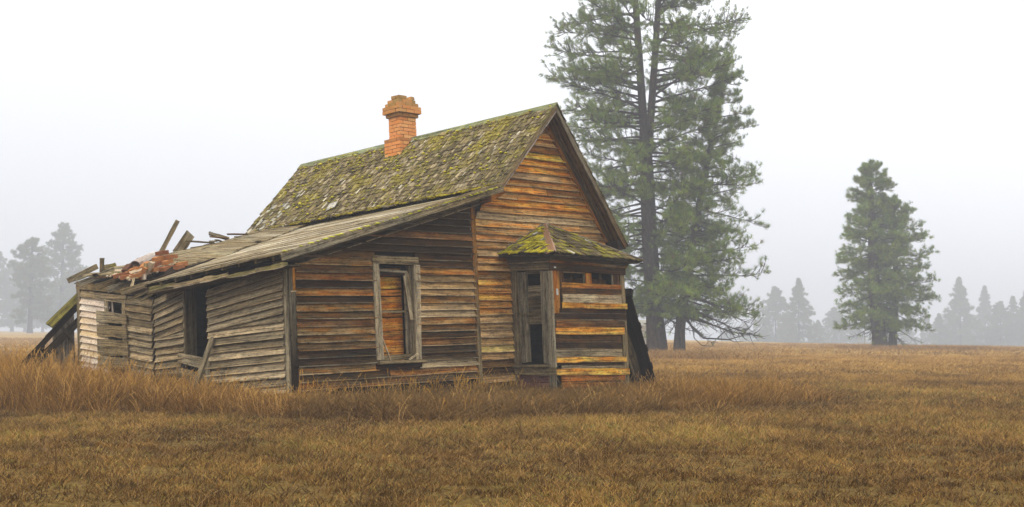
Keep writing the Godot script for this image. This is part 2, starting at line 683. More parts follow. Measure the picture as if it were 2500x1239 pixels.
func make_side_walls() -> void:
	var dark := Color(0.025, 0.018, 0.012)
	var b := MB.new()
	for q in [[0.03, 2.30, -0.3, 2.55], [3.0, 3.98, -0.3, 2.4], [2.30, 3.0, -0.3, 0.85], [2.30, 3.0, 2.38, 2.45]]:
		slab_into(b, [V(0.02, q[0], q[2]), V(0.02, q[1], q[2]), V(0.02, q[1], q[3]), V(0.02, q[0], q[3])], V(0.05, 0, 0), dark)
	var wall := part(house, "side_wall", b.done(), mats["wood"])
	var codes := "LGLLGLLGLGGLGGGGLGGGGGS"
	for i in 20:
		var h0 := -0.12 + 0.1365 * i
		var h1 := h0 + 0.1365
		if h0 > 2.42:
			break
		var droop := -0.03 - 0.018 * i if i > 12 else -0.02
		if h1 > 1.12 and h0 < 2.36:
			clapboard(wall, false, 0.115, 2.30 - rnd(0, 0.03), 0.115, 2.30, h0, h1, codes[i], droop * 0.6)
			clapboard(wall, false, 3.02, 4.0 - rnd(0, 0.05), 3.02, 3.97, h0 - 0.06, h1 - 0.06, "GGLGSGG"[i % 7], droop * 0.5)
		elif h1 > 0.66:
			clapboard(wall, false, 0.115, 2.42 - rnd(0, 0.15), 0.115, 2.40, h0, h1, codes[i], droop * 0.6)
			clapboard(wall, false, 3.12, 4.0 - rnd(0, 0.05), 3.12, 3.97, h0 - 0.06, h1 - 0.06, "GGLGSGG"[i % 7], droop * 0.5)
		else:
			clapboard(wall, false, 0.115, 3.97, 0.115, 3.97, h0, h1, codes[i], droop)
	# the back part, whose boards slope down to the right towards the break
	var c := MB.new()
	for q in [[4.05, 5.06, 1.0, 2.28, 2.44], [5.57, 6.68, 1.0, 2.5, 2.68]]:
		slab_into(c, [V(0.03, q[0], -0.3), V(0.03, q[1], -0.3), V(0.03, q[1], q[4]), V(0.03, q[0], q[3])], V(0.05, 0, 0), dark)
	slab_into(c, [V(0.03, 5.06, -0.3), V(0.03, 5.57, -0.3), V(0.03, 5.57, 1.1), V(0.03, 5.06, 1.1)], V(0.05, 0, 0), dark)
	slab_into(c, [V(0.03, 5.06, 2.36), V(0.03, 5.57, 2.40), V(0.03, 5.57, 2.5), V(0.03, 5.06, 2.44)], V(0.05, 0, 0), dark)
	var shed := part(house, "shed_wall", c.done(), mats["wood"])
	for i in 18:
		var hl := 2.66 - 0.1315 * (i + 1)
		if hl < 0.15:
			break
		var code_r := "SGGGLGSGLGGLGPLPP"[i % 17]
		var e := rnd(0, 0.06)
		if i == 0:
			clapboard(shed, false, 4.03, 6.62, 4.03, 6.62, shed_line(hl, 4.03), shed_line(hl, 4.03) + 0.1315, "S", 0.43, -0.004)
		elif hl < 2.5 and hl > 0.9:
			clapboard(shed, false, 4.02 + e, 5.06, 4.02 + e, 5.06, shed_line(hl, 4.02), shed_line(hl, 4.02) + 0.1315, code_r, 0.172)
			clapboard(shed, false, 5.57, 6.60, 5.57, 6.60, shed_line(hl, 5.57), shed_line(hl, 5.57) + 0.1315, "P", 0.172)
		else:
			clapboard(shed, false, 4.02 + e, 5.5, 4.02 + e, 5.5, shed_line(hl, 4.02), shed_line(hl, 4.02) + 0.1315, code_r if hl > 0.9 else "L", 0.245)
			clapboard(shed, false, 5.505, 6.60, 5.505, 6.60, shed_line(hl, 5.5), shed_line(hl, 5.5) + 0.1315, "P", 0.18)


func shed_line(hl: float, t: float) -> float:
	return hl - 0.43 * (6.62 - t) / 2.6


func make_hidden_walls() -> void:
	var dark := Color(0.03, 0.022, 0.015)
	slab(house, "right_wall", [V(9.12, 0.07, -0.3), V(9.12, 7.7, -0.3), V(9.12, 7.7, 3.15), V(9.12, 0.07, 3.15)], V(-0.06, 0, 0), dark, "stained_wood")
	slab(house, "rear_wall", [V(4.72, 7.7, -0.3), V(9.12, 7.7, -0.3), V(9.12, 7.7, 3.1), V(7.08, 7.7, 5.7), V(4.9, 7.7, 3.8), V(4.72, 7.7, 3.7)], V(0, -0.06, 0), dark, "stained_wood")
	slab(house, "rear_wall", [V(0.03, 6.7, -0.3), V(4.72, 6.7, -0.3), V(4.72, 6.7, 3.85), V(0.03, 6.7, 2.7)], V(0, -0.06, 0), dark, "wood")
	slab(house, "inner_wall", [V(4.72, 0.1, -0.3), V(4.72, 7.64, -0.3), V(4.72, 7.64, 3.5), V(4.72, 0.1, 3.5)], V(0.06, 0, 0), dark, "wood")
	slab(house, "wooden_floor", [V(0.1, 0.1, 0.12), V(9.0, 0.1, 0.12), V(9.0, 7.6, 0.12), V(0.1, 7.6, 0.12)], V(0, 0, -0.06), dark, "wood")


func make_corner_boards() -> void:
	var g := TINT["S"]
	var o := {"seg": 5, "other": TINT["G"], "wob": 0.003, "vary": 0.14}
	var q: Dictionary = o.duplicate()
	q.other = TINT["D"]
	# at the lean-to corner: one board on the side wall, one on the front
	bar(house, "corner_board", V(-0.03, 0.058, -0.3), V(-0.03, 0.058, 2.5), 0.115, 0.03, V(-1, 0, 0), shade(g, 0.95), o)
	bar(house, "corner_board", V(0.068, -0.034, -0.3), V(0.068, -0.034, 2.52), 0.13, 0.028, V(0, -1, 0), shade(g, 0.72), q)
	bar(house, "corner_patch", V(0.10, -0.045, 2.02), V(0.098, -0.045, 2.5), 0.055, 0.008, V(0, -1, 0), TINT["O"], {"mat": "stained_wood", "other": TINT["R"], "seg": 3})
	bar(house, "wire_clamp", V(0.02, -0.05, 2.02), V(0.135, -0.05, 2.03), 0.02, 0.012, V(0, -1, 0), TINT["L"], {"seg": 1})
	# where the main house begins
	bar(house, "corner_board", V(4.735, -0.05, -0.3), V(4.715, -0.05, 3.84), 0.125, 0.05, V(0, -1, 0), shade(TINT["O"], 0.42), {"mat": "stained_wood", "seg": 6, "other": TINT["G"], "wob": 0.003})
	bar(house, "corner_trim", V(4.665, -0.03, -0.3), V(4.645, -0.03, 3.82), 0.028, 0.03, V(0, -1, 0), TINT["S"], {"seg": 5, "other": TINT["G"], "wob": 0.002})
	# where the side wall breaks, and the shed's back corner
	bar(house, "corner_board", V(-0.012, 4.015, -0.3), V(-0.012, 3.995, 2.33), 0.05, 0.03, V(-1, 0, 0), TINT["D"], {"seg": 3})
	bar(house, "corner_board", V(-0.04, 6.675, -0.3), V(-0.04, 6.655, 2.74), 0.14, 0.04, V(-1, 0, 0), shade(g, 0.85), o)
	bar(house, "frieze_board", V(-0.045, 6.73, 2.78), V(-0.045, 4.4, 2.43), 0.15, 0.03, V(-1, 0, 0), shade(TINT["L"], 0.62), o)
	bar(house, "frieze_board", V(-0.04, 4.4, 2.42), V(-0.04, 3.2, 2.40), 0.11, 0.03, V(-1, 0, 0), shade(TINT["G"], 0.7), o)


func make_front_window() -> void:
	var w := Node3D.new()
	w.name = "front_window"
	house.add_child(w, true)
	var o := {"seg": 4, "other": TINT["G"], "vary": 0.13, "wob": 0.003}
	var l := mixed(TINT["S"], TINT["L"], 0.35)
	board(w, "head_casing", [V(1.935, -0.062, 2.545), V(3.115, -0.062, 2.535), V(3.115, -0.062, 2.682), V(1.93, -0.062, 2.692)], V(0, 0.034, 0), l, o)
	board(w, "side_casing", [V(1.955, -0.058, 0.772), V(2.125, -0.058, 0.772), V(2.098, -0.058, 2.54), V(1.94, -0.058, 2.54)], V(0, 0.03, 0), l, {"seg": 1, "vary": 0.05})
	board(w, "side_casing", [V(2.955, -0.058, 0.75), V(3.10, -0.058, 0.75), V(3.155, -0.058, 2.532), V(3.00, -0.058, 2.532)], V(0, 0.03, 0), shade(l, 1.1), {"seg": 1, "vary": 0.05})
	board(w, "sill", [V(1.955, -0.13, 0.700), V(3.16, -0.13, 0.69), V(3.15, -0.13, 0.742), V(1.955, -0.13, 0.752)], V(0, 0.2, 0), l, o)
	board(w, "apron", [V(1.935, -0.06, 0.60), V(3.09, -0.06, 0.565), V(3.11, -0.06, 0.70), V(1.945, -0.06, 0.705)], V(0, 0.03, 0), TINT["D"], {"seg": 4, "other": TINT["R"], "mat": "stained_wood"})
	# the reveal
	board(w, "jamb", [V(2.97, -0.025, 0.75), V(2.97, 0.16, 0.75), V(2.99, 0.16, 2.53), V(2.99, -0.025, 2.53)], V(0.03, 0, 0), shade(l, 0.9), {"seg": 2, "vary": 0.1})
	board(w, "jamb", [V(2.125, -0.025, 0.77), V(2.125, 0.16, 0.77), V(2.10, 0.16, 2.53), V(2.10, -0.025, 2.53)], V(-0.03, 0, 0), shade(l, 0.7), {"seg": 2, "vary": 0.1})
	bar(w, "head_jamb", V(2.1, 0.07, 2.53), V(3.0, 0.07, 2.53), 0.18, 0.02, V(0, 0, -1), TINT["D"], {"seg": 2})
	# what is left of the sash
	var d := TINT["D"]
	bar(w, "sash_rail", V(2.13, 0.07, 1.665), V(2.96, 0.07, 1.668), 0.035, 0.03, V(0, -1, 0), TINT["G"], {"seg": 3})
	bar(w, "sash_rail", V(2.10, 0.05, 2.445), V(2.92, 0.05, 2.405), 0.05, 0.03, V(0, -1, 0), TINT["S"], {"seg": 3})
	bar(w, "sash_rail", V(2.13, 0.05, 2.39), V(2.90, 0.05, 2.365), 0.05, 0.03, V(0, -1, 0), TINT["D"], {"seg": 3})
	bar(w, "sash_rail", V(2.14, 0.07, 0.80), V(2.96, 0.07, 0.82), 0.10, 0.03, V(0, -1, 0), TINT["G"], {"seg": 3})
	bar(w, "sash_stile", V(2.90, 0.10, 0.8), V(2.92, 0.10, 2.42), 0.07, 0.03, V(0, -1, 0), shade(l, 0.75), {"seg": 3})
	bar(w, "broken_stile", V(2.955, 0.0, 1.50), V(2.85, 0.05, 2.40), 0.075, 0.03, V(-0.3, -1, 0), TINT["L"], {"seg": 3, "other": TINT["S"]})
	bar(w, "broken_stile", V(2.99, -0.02, 1.52), V(2.93, 0.05, 2.38), 0.035, 0.03, V(-0.3, -1, 0), TINT["G"], {"seg": 2})
	bar(w, "loose_stick", V(2.27, -0.08, 0.76), V(2.17, 0.02, 1.20), 0.022, 0.02, V(0, -1, 0), TINT["L"], {"seg": 1})
	bar(w, "loose_stick", V(2.68, -0.15, 0.755), V(2.97, -0.10, 0.86), 0.035, 0.02, V(0, -1, 0.3), TINT["L"], {"seg": 1})
	# boards nailed across inside
	var rows := [[0.72, 0.90, "R"], [0.90, 1.15, "O"], [1.15, 1.31, "D"], [1.31, 1.56, "O"], [1.57, 1.70, "D"], [1.70, 1.96, "O"], [1.97, 2.10, "R"], [2.11, 2.33, "O"], [2.33, 2.5, "D"]]
	for r in rows:
		board(w, "inner_board", [V(2.05, 0.26, r[0]), V(2.95, 0.26, r[0] + 0.01), V(2.94, 0.26, r[1]), V(2.05, 0.26, r[1] - 0.008)], V(0, 0.025, 0), shade(TINT[r[2]], 1.9), {"mat": "stained_wood", "seg": 3, "other": TINT["O"]})


func make_side_opening() -> void:
	var w := Node3D.new()
	w.name = "side_opening"
	house.add_child(w, true)
	var o := {"seg": 3, "other": TINT["G"], "vary": 0.15}
	board(w, "jamb", [V(-0.03, 2.99, 0.9), V(0.22, 2.99, 0.9), V(0.22, 2.97, 2.42), V(-0.03, 2.97, 2.42)], V(0, 0.03, 0), shade(TINT["G"], 0.55), {"seg": 2})
	bar(w, "casing", V(-0.04, 3.03, 0.95), V(-0.04, 3.01, 2.44), 0.03, 0.03, V(-1, 0, 0), TINT["S"], o)
	bar(w, "head_jamb", V(0.08, 2.3, 2.4), V(0.08, 3.0, 2.38), 0.2, 0.03, V(0, 0, -1), TINT["D"], o)
	# old boards nailed across its foot
	board(w, "nailed_board", [V(-0.05, 2.45, 0.82), V(-0.05, 3.22, 0.99), V(-0.05, 3.21, 1.18), V(-0.05, 2.48, 1.04)], V(0.03, 0, 0), shade(TINT["S"], 0.95), {"seg": 4, "other": TINT["G"], "ends": 0.03})
	board(w, "nailed_board", [V(-0.055, 2.36, 0.42), V(-0.055, 3.27, 0.60), V(-0.055, 3.25, 0.92), V(-0.055, 2.34, 0.70)], V(0.03, 0, 0), shade(TINT["S"], 0.75), {"seg": 4, "other": TINT["G"], "ends": 0.03})
	board(w, "nailed_board", [V(-0.06, 2.20, 0.55), V(-0.06, 2.40, 0.52), V(-0.06, 2.36, 0.98), V(-0.06, 2.24, 0.96)], V(0.02, 0, 0), shade(TINT["S"], 0.9), {"seg": 2, "ends": 0.02})


func make_shed_window() -> void:
	var w := Node3D.new()
	w.name = "shed_window"
	house.add_child(w, true)
	var o := {"seg": 3, "other": TINT["S"], "vary": 0.12, "edge": TINT["G"]}
	var l := shade(TINT["L"], 0.72)
	board(w, "head_casing", [V(-0.055, 4.90, 2.31), V(-0.055, 5.80, 2.43), V(-0.055, 5.80, 2.52), V(-0.055, 4.90, 2.40)], V(0.03, 0, 0), l, o)
	bar(w, "side_casing", V(-0.05, 5.62, 1.05), V(-0.05, 5.62, 2.40), 0.12, 0.03, V(-1, 0, 0), shade(TINT["L"], 0.9), o)
	bar(w, "side_casing", V(-0.05, 5.00, 0.95), V(-0.05, 5.00, 2.32), 0.12, 0.03, V(-1, 0, 0), l, o)
	bar(w, "hanging_rag", V(0.03, 5.50, 1.95), V(0.03, 5.54, 2.36), 0.07, 0.01, V(-1, 0, 0), TINT["P"], {"seg": 2})
	for r in [[2.18, 2.03, 1.95, 1.835], [1.905, 1.775, 1.68, 1.55], [1.625, 1.50, 1.315, 1.195], [1.28, 1.165, 1.06, 0.95]]:
		board(w, "nailed_board", [V(-0.085, 4.84, r[3]), V(-0.085, 5.92, r[2]), V(-0.085, 5.92, r[0]), V(-0.085, 4.86, r[1])], V(0.028, 0, 0), shade(TINT["S"], 1.15), {"seg": 4, "other": TINT["G"], "vary": 0.12, "ends": 0.02, "wob": 0.012})


# ---------------------------------------------------------------- roofs

func shingle_tint() -> Color:
	var k := rng.randf()
	if k < 0.66:
		return mixed(Color(0.36, 0.285, 0.14), Color(0.13, 0.10, 0.05), rng.randf())
	if k < 0.80:
		return mixed(Color(0.32, 0.27, 0.07), Color(0.22, 0.185, 0.07), rng.randf())
	return mixed(Color(0.54, 0.45, 0.30), Color(0.36, 0.285, 0.17), rng.randf())


# shingles laid in rows on the four-cornered slope (eave left, eave right, top right, top left); up is its outward side.
# The nearest `most` become parts of their own, the rest one part.
func shingle_slope(parent: Node, p: Array, up: Vector3, rows: int, wide: float, most: int, tint: Callable, skip = null, lift := 0.0) -> void:
	var made := []
	for r in rows:
		var f0 := (r - 0.12) / rows
		var f1 := minf((r + 1.75) / rows, 1.02)
		var a: Vector3 = p[0].lerp(p[3], f0)
		var b: Vector3 = p[1].lerp(p[2], f0)
		var c: Vector3 = p[1].lerp(p[2], f1)
		var d: Vector3 = p[0].lerp(p[3], f1)
		var m0: Vector3 = p[0].lerp(p[3], clampf(f0, 0, 1))
		var m1: Vector3 = p[1].lerp(p[2], clampf(f0, 0, 1))
		var len := (m1 - m0).length()
		var x := 0.0
		while x < len - 0.01:
			var w := minf(wide * (rnd(0.30, 0.5) if rng.randf() < 0.22 else rnd(0.7, 1.5)), len - x)
			if len - x - w < wide * 0.3:
				w = len - x
			var g0 := x / len
			var g1 := (x + w - 0.006) / len
			x += w
			var mid := a.lerp(b, (g0 + g1) * 0.5)
			if skip != null and skip.call(mid):
				continue
			var down := (a - d).normalized() * rnd(-0.02, 0.035)
			# towards the top of a triangle the columns stay square to the eave, so clip them to the slope's sides
			var e0 := a.lerp(b, g0)
			var e1 := a.lerp(b, g1)
			var t0: Vector3
			var t1: Vector3
			if (p[2] - p[3]).length() < 0.05:
				var run := d - a
				var axis := (b - a).normalized()
				var square := run - axis * run.dot(axis)
				t0 = e0 + square
				t1 = e1 + square
				var lo := (d - a).dot(axis)
				var hi := (c - a).dot(axis)
				var q0 := clampf((t0 - a).dot(axis), lo, hi)
				var q1 := clampf((t1 - a).dot(axis), lo, hi)
				t0 = a + square + axis * q0
				t1 = a + square + axis * q1
			else:
				t0 = d.lerp(c, g0)
				t1 = d.lerp(c, g1)
			var rise := lift + rnd(0.022, 0.046)
			var twist := rnd(-0.012, 0.012)
			made.append([M(mid).distance_to(Vector3(0, EYE, 0) - HOUSE), [e0 + down + up * (rise + twist), e1 + down + up * (rise - twist), t1 + up * (0.012 + lift), t0 + up * (0.012 + lift)], tint.call(mid) if w > wide * 0.5 or rng.randf() < 0.82 else Color(0.75, 0.69, 0.57)])
	made.sort_custom(func(x1, x2): return x1[0] < x2[0])
	var rest := MB.new()
	for i in made.size():
		var k: Color = made[i][2]
		var o := {"seg": 1, "vary": 0.16, "wob": 0.0, "edge": shade(k, 0.75)}
		if i < most:
			board(parent, "shingle", made[i][1], -up * 0.02, k, o)
		else:
			board_into(rest, made[i][1], -up * 0.02, k, o)
	if made.size() > most:
		var q := part(parent, "shingles", rest.done(), mats["wood"])
		q.set_meta("kind", "stuff")


func make_main_roof() -> void:
	var b := MB.new()
	var deck := Color(0.16, 0.105, 0.055)
	var ul := V(-0.70, 0, 0.71)
	var ur := V(0.79, 0, 0.62)
	slab_into(b, [V(5.2, -0.38, 4.14), V(5.2, 7.9, 4.14), V(7.08, 7.9, 6.0), V(7.08, -0.38, 6.0)], -ul * 0.05, deck)
	slab_into(b, [V(4.7, 0.1, 3.64), V(4.7, 7.8, 3.64), V(5.2, 7.8, 4.14), V(5.2, 0.1, 4.14)], -ul * 0.05, deck)
	slab_into(b, [V(9.40, -0.38, 3.06), V(9.40, 7.9, 3.06), V(7.08, 7.9, 6.0), V(7.08, -0.38, 6.0)], -ur * 0.05, deck)
	var roof := part(house, "main_roof", b.done(), mats["stained_wood"])
	var moss := FastNoiseLite.new()
	moss.seed = 4
	moss.frequency = 0.9
	var tint := func(p: Vector3) -> Color:
		var k := shingle_tint()
		var m := moss.get_noise_2d(p.x * 2.0, p.y) + (p.z - 4.9) * 0.22
		if m > 0.2:
			k = mixed(k, Color(0.42, 0.345, 0.04), clampf((m - 0.12) * 1.8, 0.0, 0.7))
		if p.y > 6.9 and p.z < 5.0 and rng.randf() < 0.2:
			k = Color(0.6, 0.58, 0.52)
		return k
	var gaps := func(p: Vector3) -> bool:
		return p.x < 5.75 and p.y > 4.6 and rng.randf() < 0.10
	shingle_slope(roof, [V(5.14, -0.42, 4.08), V(5.14, 7.96, 4.08), V(7.06, 7.96, 5.98), V(7.06, -0.42, 5.98)], ul, 19, 0.095, 300, tint, gaps)
	# cushions of moss, thickest under the ridge
	var cushions := MB.new()
	for i in 420:
		var f := 1.0 - 0.95 * pow(rng.randf(), 1.5)
		var y := rnd(-0.38, 7.8)
		if moss.get_noise_2d(f * 4.0, y) < -0.12:
			continue
		var p := V(5.14, y, 4.08).lerp(V(7.02, y, 5.94), f) + ul * 0.05
		var r := rnd(0.012, 0.034)
		blob(cushions, M(p), Vector3(r * 1.6, r * 0.9, r * 1.3), mixed(Color(0.55, 0.46, 0.02), Color(0.28, 0.27, 0.03), rng.randf()))
	part(roof, "moss", cushions.done(), mats["needles"]).set_meta("kind", "stuff")
	# the far slope, seen only at its edge
	var far := MB.new()
	for r in 17:
		var f0 := r / 17.0
		var f1 := minf(1.0, (r + 1.2) / 17.0)
		var lo := V(9.44, 0, 3.02).lerp(V(7.1, 0, 6.0), f0)
		var hi := V(9.44, 0, 3.02).lerp(V(7.1, 0, 6.0), f1)
		board_into(far, [V(lo.x, -0.42 - rnd(0, 0.02), lo.z) + ur * 0.03, V(lo.x, 7.96, lo.z) + ur * 0.03, V(hi.x, 7.96, hi.z) + ur * 0.01, V(hi.x, -0.42, hi.z) + ur * 0.01], -ur * 0.014, shingle_tint(), {"seg": 6})
	part(roof, "shingles", far.done(), mats["wood"]).set_meta("kind", "stuff")
	# ridge boards
	var green := Color(0.36, 0.38, 0.17)
	for i in 4:
		var t0 := -0.44 + 2.11 * i
		var t1 := t0 + 2.105
		var k := mixed(green, Color(0.42, 0.40, 0.13), rng.randf())
		board(roof, "ridge_board", [V(6.95, t0, 5.905), V(6.95, t1, 5.905), V(7.085, t1, 6.045), V(7.085, t0, 6.045)], -ul * 0.02, k, {"seg": 5, "other": Color(0.30, 0.34, 0.2), "wob": 0.004})
		board(roof, "ridge_board", [V(7.20, t0, 5.91), V(7.20, t1, 5.91), V(7.10, t1, 6.043), V(7.10, t0, 6.043)], -ur * 0.02, k, {"seg": 5})
	# rakes: bargeboards, the boards of the soffit, and the frieze on the wall
	board(roof, "bargeboard", [V(5.225, -0.41, 4.06), V(7.09, -0.41, 5.83), V(7.09, -0.41, 5.985), V(5.205, -0.41, 4.16)], V(0, 0.028, 0), shade(TINT["P"], 0.62), {"seg": 6, "other": TINT["G"], "vary": 0.22})
	board(roof, "bargeboard", [V(5.235, -0.425, 4.10), V(7.08, -0.425, 5.91), V(7.08, -0.425, 6.0), V(5.19, -0.425, 4.16)], V(0, 0.014, 0), shade(TINT["B"], 1.1), {"mat": "stained_wood", "seg": 6, "other": TINT["G"], "vary": 0.22})
	board(roof, "bargeboard", [V(9.33, -0.41, 2.985), V(7.10, -0.41, 5.83), V(7.10, -0.41, 5.985), V(9.41, -0.41, 3.075)], V(0, 0.028, 0), shade(TINT["S"], 0.75), {"seg": 6, "other": TINT["B"], "vary": 0.22})
	for i in 2:
		var y0 := -0.375 + 0.185 * i
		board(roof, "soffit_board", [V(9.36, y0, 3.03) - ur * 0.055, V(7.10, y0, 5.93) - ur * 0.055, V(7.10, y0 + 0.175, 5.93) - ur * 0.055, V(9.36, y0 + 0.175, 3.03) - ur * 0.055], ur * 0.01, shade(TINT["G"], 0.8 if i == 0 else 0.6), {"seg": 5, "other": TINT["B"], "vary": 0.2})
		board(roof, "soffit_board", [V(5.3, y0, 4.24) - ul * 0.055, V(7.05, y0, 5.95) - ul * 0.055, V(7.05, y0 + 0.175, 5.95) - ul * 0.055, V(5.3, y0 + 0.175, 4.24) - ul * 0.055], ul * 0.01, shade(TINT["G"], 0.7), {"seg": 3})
	board(roof, "frieze_board", [V(9.13, -0.055, 3.10), V(7.17, -0.055, 5.56), V(7.26, -0.055, 5.68), V(9.30, -0.055, 3.10)], V(0, 0.03, 0), shade(TINT["O"], 0.72), {"mat": "stained_wood", "seg": 6, "other": TINT["B"], "vary": 0.2})
	board(roof, "frieze_board", [V(5.40, -0.055, 4.14), V(7.12, -0.055, 5.80), V(7.02, -0.055, 5.85), V(5.28, -0.055, 4.16)], V(0, 0.03, 0), shade(TINT["O"], 0.5), {"mat": "stained_wood", "seg": 4})
	# the boxed end of the right eave
	slab(roof, "eave_box", [V(9.10, -0.37, 2.96), V(9.42, -0.37, 2.98), V(9.42, -0.37, 3.02), V(9.24, -0.37, 3.16), V(9.10, -0.37, 3.16)], V(0, 0.9, 0), Color(0.05, 0.035, 0.025))
	# a lifted shingle beside the lean-to roof
	board(roof, "loose_shingle", [V(5.40, 4.86, 4.44), V(5.36, 5.12, 4.38), V(5.50, 5.14, 4.55), V(5.54, 4.90, 4.58)], -ul * 0.014, Color(0.75, 0.74, 0.72), {"seg": 1})


func break_line(s: float) -> float:
	return 3.62 + 0.33 * (s + 0.45)


func make_low_roof() -> void:
	# planks along the eave, the front ones up to a diagonal break, the sunken back ones beyond it
	var n := 25
	var w := 5.68 / n
	var b := MB.new()
	slab_into(b, [V(0.02, 0.0, 2.60), V(0.02, 3.6, 2.44), V(5.2, 5.4, 3.86), V(5.2, 0.0, 3.96)], V(0, 0, -0.02), Color(0.05, 0.04, 0.03))
	slab_into(b, [V(0.02, 4.6, 2.62), V(0.02, 6.9, 2.84), V(5.2, 6.9, 3.98), V(5.2, 5.4, 3.9)], V(0, 0, -0.02), Color(0.05, 0.04, 0.03))
	var roof := part(house, "low_roof", b.done(), mats["wood"])
	var up := V(-0.25, 0, 0.968)
	for i in n:
		var s0 := -0.47 + w * i
		var s1 := s0 + w - rnd(0.002, 0.008)
		var k := mixed(Color(0.50, 0.445, 0.35), Color(0.72, 0.62, 0.47), rnd(0.0, 1.0))
		k = shade(mixed(k, Color(0.35, 0.31, 0.16), 0.2 if rng.randf() < 0.3 else 0.0), rnd(0.95, 1.3))
		var end := break_line(s0) + rnd(-0.1, 0.12)
		var cuts := [-0.43, end]
		if rng.randf() < 0.5:
			cuts = [-0.43, rnd(0.8, end - 0.6), end]
		for j in cuts.size() - 1:
			var t0: float = cuts[j] + (0.004 if j else 0.0)
			var t1: float = cuts[j + 1]
			var lift := rnd(0.0, 0.006)
			board(roof, "roof_plank", [V(s0, t0, low_roof_front(s0, t0) + lift), V(s0, t1, low_roof_front(s0, t1) + lift), V(s1, t1, low_roof_front(s1, t1) + lift), V(s1, t0, low_roof_front(s1, t0) + lift)], V(0, 0, -0.028), k, {"seg": 6, "other": TINT["G"], "vary": 0.16, "ends": 0.05, "wob": 0.008, "edge": shade(TINT["G"], 0.6)})
		# back planks
		var u0 := break_line(s0) - 0.12 + rnd(-0.12, 0.1)
		var u1 := lerpf(6.25, 6.95, clampf((s0 + 0.5) / 2.0, 0.0, 1.0)) + rnd(-0.2, 0.2)
		if s0 < -0.2:
			u0 = 6.0
		if s0 < 1.15 and s0 >= -0.2:
			u0 = 4.55 + rnd(-0.25, 0.35)
		k = mixed(Color(0.46, 0.405, 0.31), TINT["G"], rnd(0.0, 0.7))
		k = mixed(k, Color(0.30, 0.27, 0.10), rnd(0.0, 0.3))
		var um := (u0 + u1) * 0.5
		var li := rnd(-0.03, 0.0)
		for half in [[u0, um], [um, u1]]:
			var d0: float = half[0]
			var d1: float = half[1]
			board(roof, "roof_plank", [V(s0, d0, low_roof(s0, d0) + li), V(s0, d1, low_roof(s0, d1) + li + rnd(-0.02, 0.02)), V(s1, d1, low_roof(s1, d1) + li + rnd(-0.02, 0.02)), V(s1, d0, low_roof(s1, d0) + li)], V(0, 0, -0.028), k, {"seg": 4, "other": TINT["G"], "vary": 0.2, "ends": 0.06, "wob": 0.012})
	# the dark split batten along the break
	for i in 7:
		var s0 := -0.3 + 0.72 * i
		var s1 := s0 + 0.75
		var t0 := break_line(s0) - 0.02
		var t1 := break_line(s1) - 0.02
		bar(roof, "split_batten", V(s0, t0, low_roof_front(s0, t0) + 0.03), V(s1, t1, low_roof_front(s1, t1) + 0.03), 0.09, 0.05, up, TINT["D"], {"seg": 2, "ends": 0.02})
	# fascia of the front edge with moss along its top, the trim on the wall under it
	board(roof, "fascia_board", [V(-0.47, -0.46, 2.495), V(5.22, -0.46, 4.02), V(5.19, -0.46, 4.205), V(-0.50, -0.46, 2.625)], V(0, 0.03, 0), shade(TINT["S"], 1.0), {"seg": 7, "other": TINT["G"], "vary": 0.12, "wob": 0.006})
	board(roof, "frieze_board", [V(0.0, -0.05, 2.43), V(4.98, -0.05, 3.80), V(4.98, -0.05, 3.95), V(0.0, -0.05, 2.60)], V(0, 0.03, 0), shade(TINT["G"], 0.75), {"seg": 7, "other": TINT["D"], "edge": TINT["L"], "vary": 0.12})
	board(roof, "soffit_board", [V(-0.34, -0.43, 2.50), V(5.15, -0.43, 3.97), V(5.15, -0.02, 3.97), V(-0.34, -0.02, 2.50)], V(0, 0, 0.02), shade(TINT["G"], 0.6), {"seg": 4})
	board(roof, "corner_bracket", [V(4.85, -0.44, 3.78), V(5.28, -0.44, 3.99), V(5.24, -0.44, 4.06), V(4.85, -0.44, 3.92)], V(0, 0.3, 0), shade(TINT["O"], 0.5), {"mat": "stained_wood", "seg": 2})
	var m := MB.new()
	for i in 150:
		var s := pow(rng.randf(), 0.8) * 5.6 - 0.42
		var z := low_roof_front(s, -0.43)
		var r := rnd(0.010, 0.03)
		var c := M(V(s, -0.45 + rnd(-0.012, 0.02), z + 0.008))
		blob(m, c, Vector3(r * 2.2, r * 0.7, r * 1.3), mixed(Color(0.62, 0.56, 0.03), Color(0.30, 0.30, 0.04), rng.randf()))
	part(roof, "moss", m.done(), mats["needles"]).set_meta("kind", "stuff")
	# the left eave: open rafter ends and a wavy board below them
	for i in 9:
		var t := -0.18 + 0.47 * i
		var z := low_roof_front(-0.4, t)
		bar(roof, "rafter", V(-0.44, t, z - 0.085), V(0.5, t, z + 0.16), 0.10, 0.05, V(0, -1, 0), shade(TINT["G"], 0.6), {"seg": 1})
	for i in 5:
		var t0 := -0.46 + 0.80 * i
		var t1 := t0 + 0.81
		var z0 := 2.45 - 0.006 * i - (0.02 if i % 2 else 0.0)
		board(roof, "eave_board", [V(-0.40, t0, z0 - 0.05), V(-0.42, t1, z0 - 0.075), V(-0.42, t1, z0 + 0.0), V(-0.40, t0, z0 + 0.03)], V(0.03, 0, 0), shade(TINT["L"], 0.72), {"seg": 5, "wob": 0.02, "vary": 0.3, "other": Color(0.34, 0.30, 0.12), "edge": TINT["P"]})
	board(roof, "eave_board", [V(-0.40, -0.40, 2.42), V(-0.40, 3.6, 2.31), V(-0.04, 3.6, 2.31), V(-0.04, -0.40, 2.42)], V(0, 0, 0.02), shade(TINT["G"], 0.5), {"seg": 4})
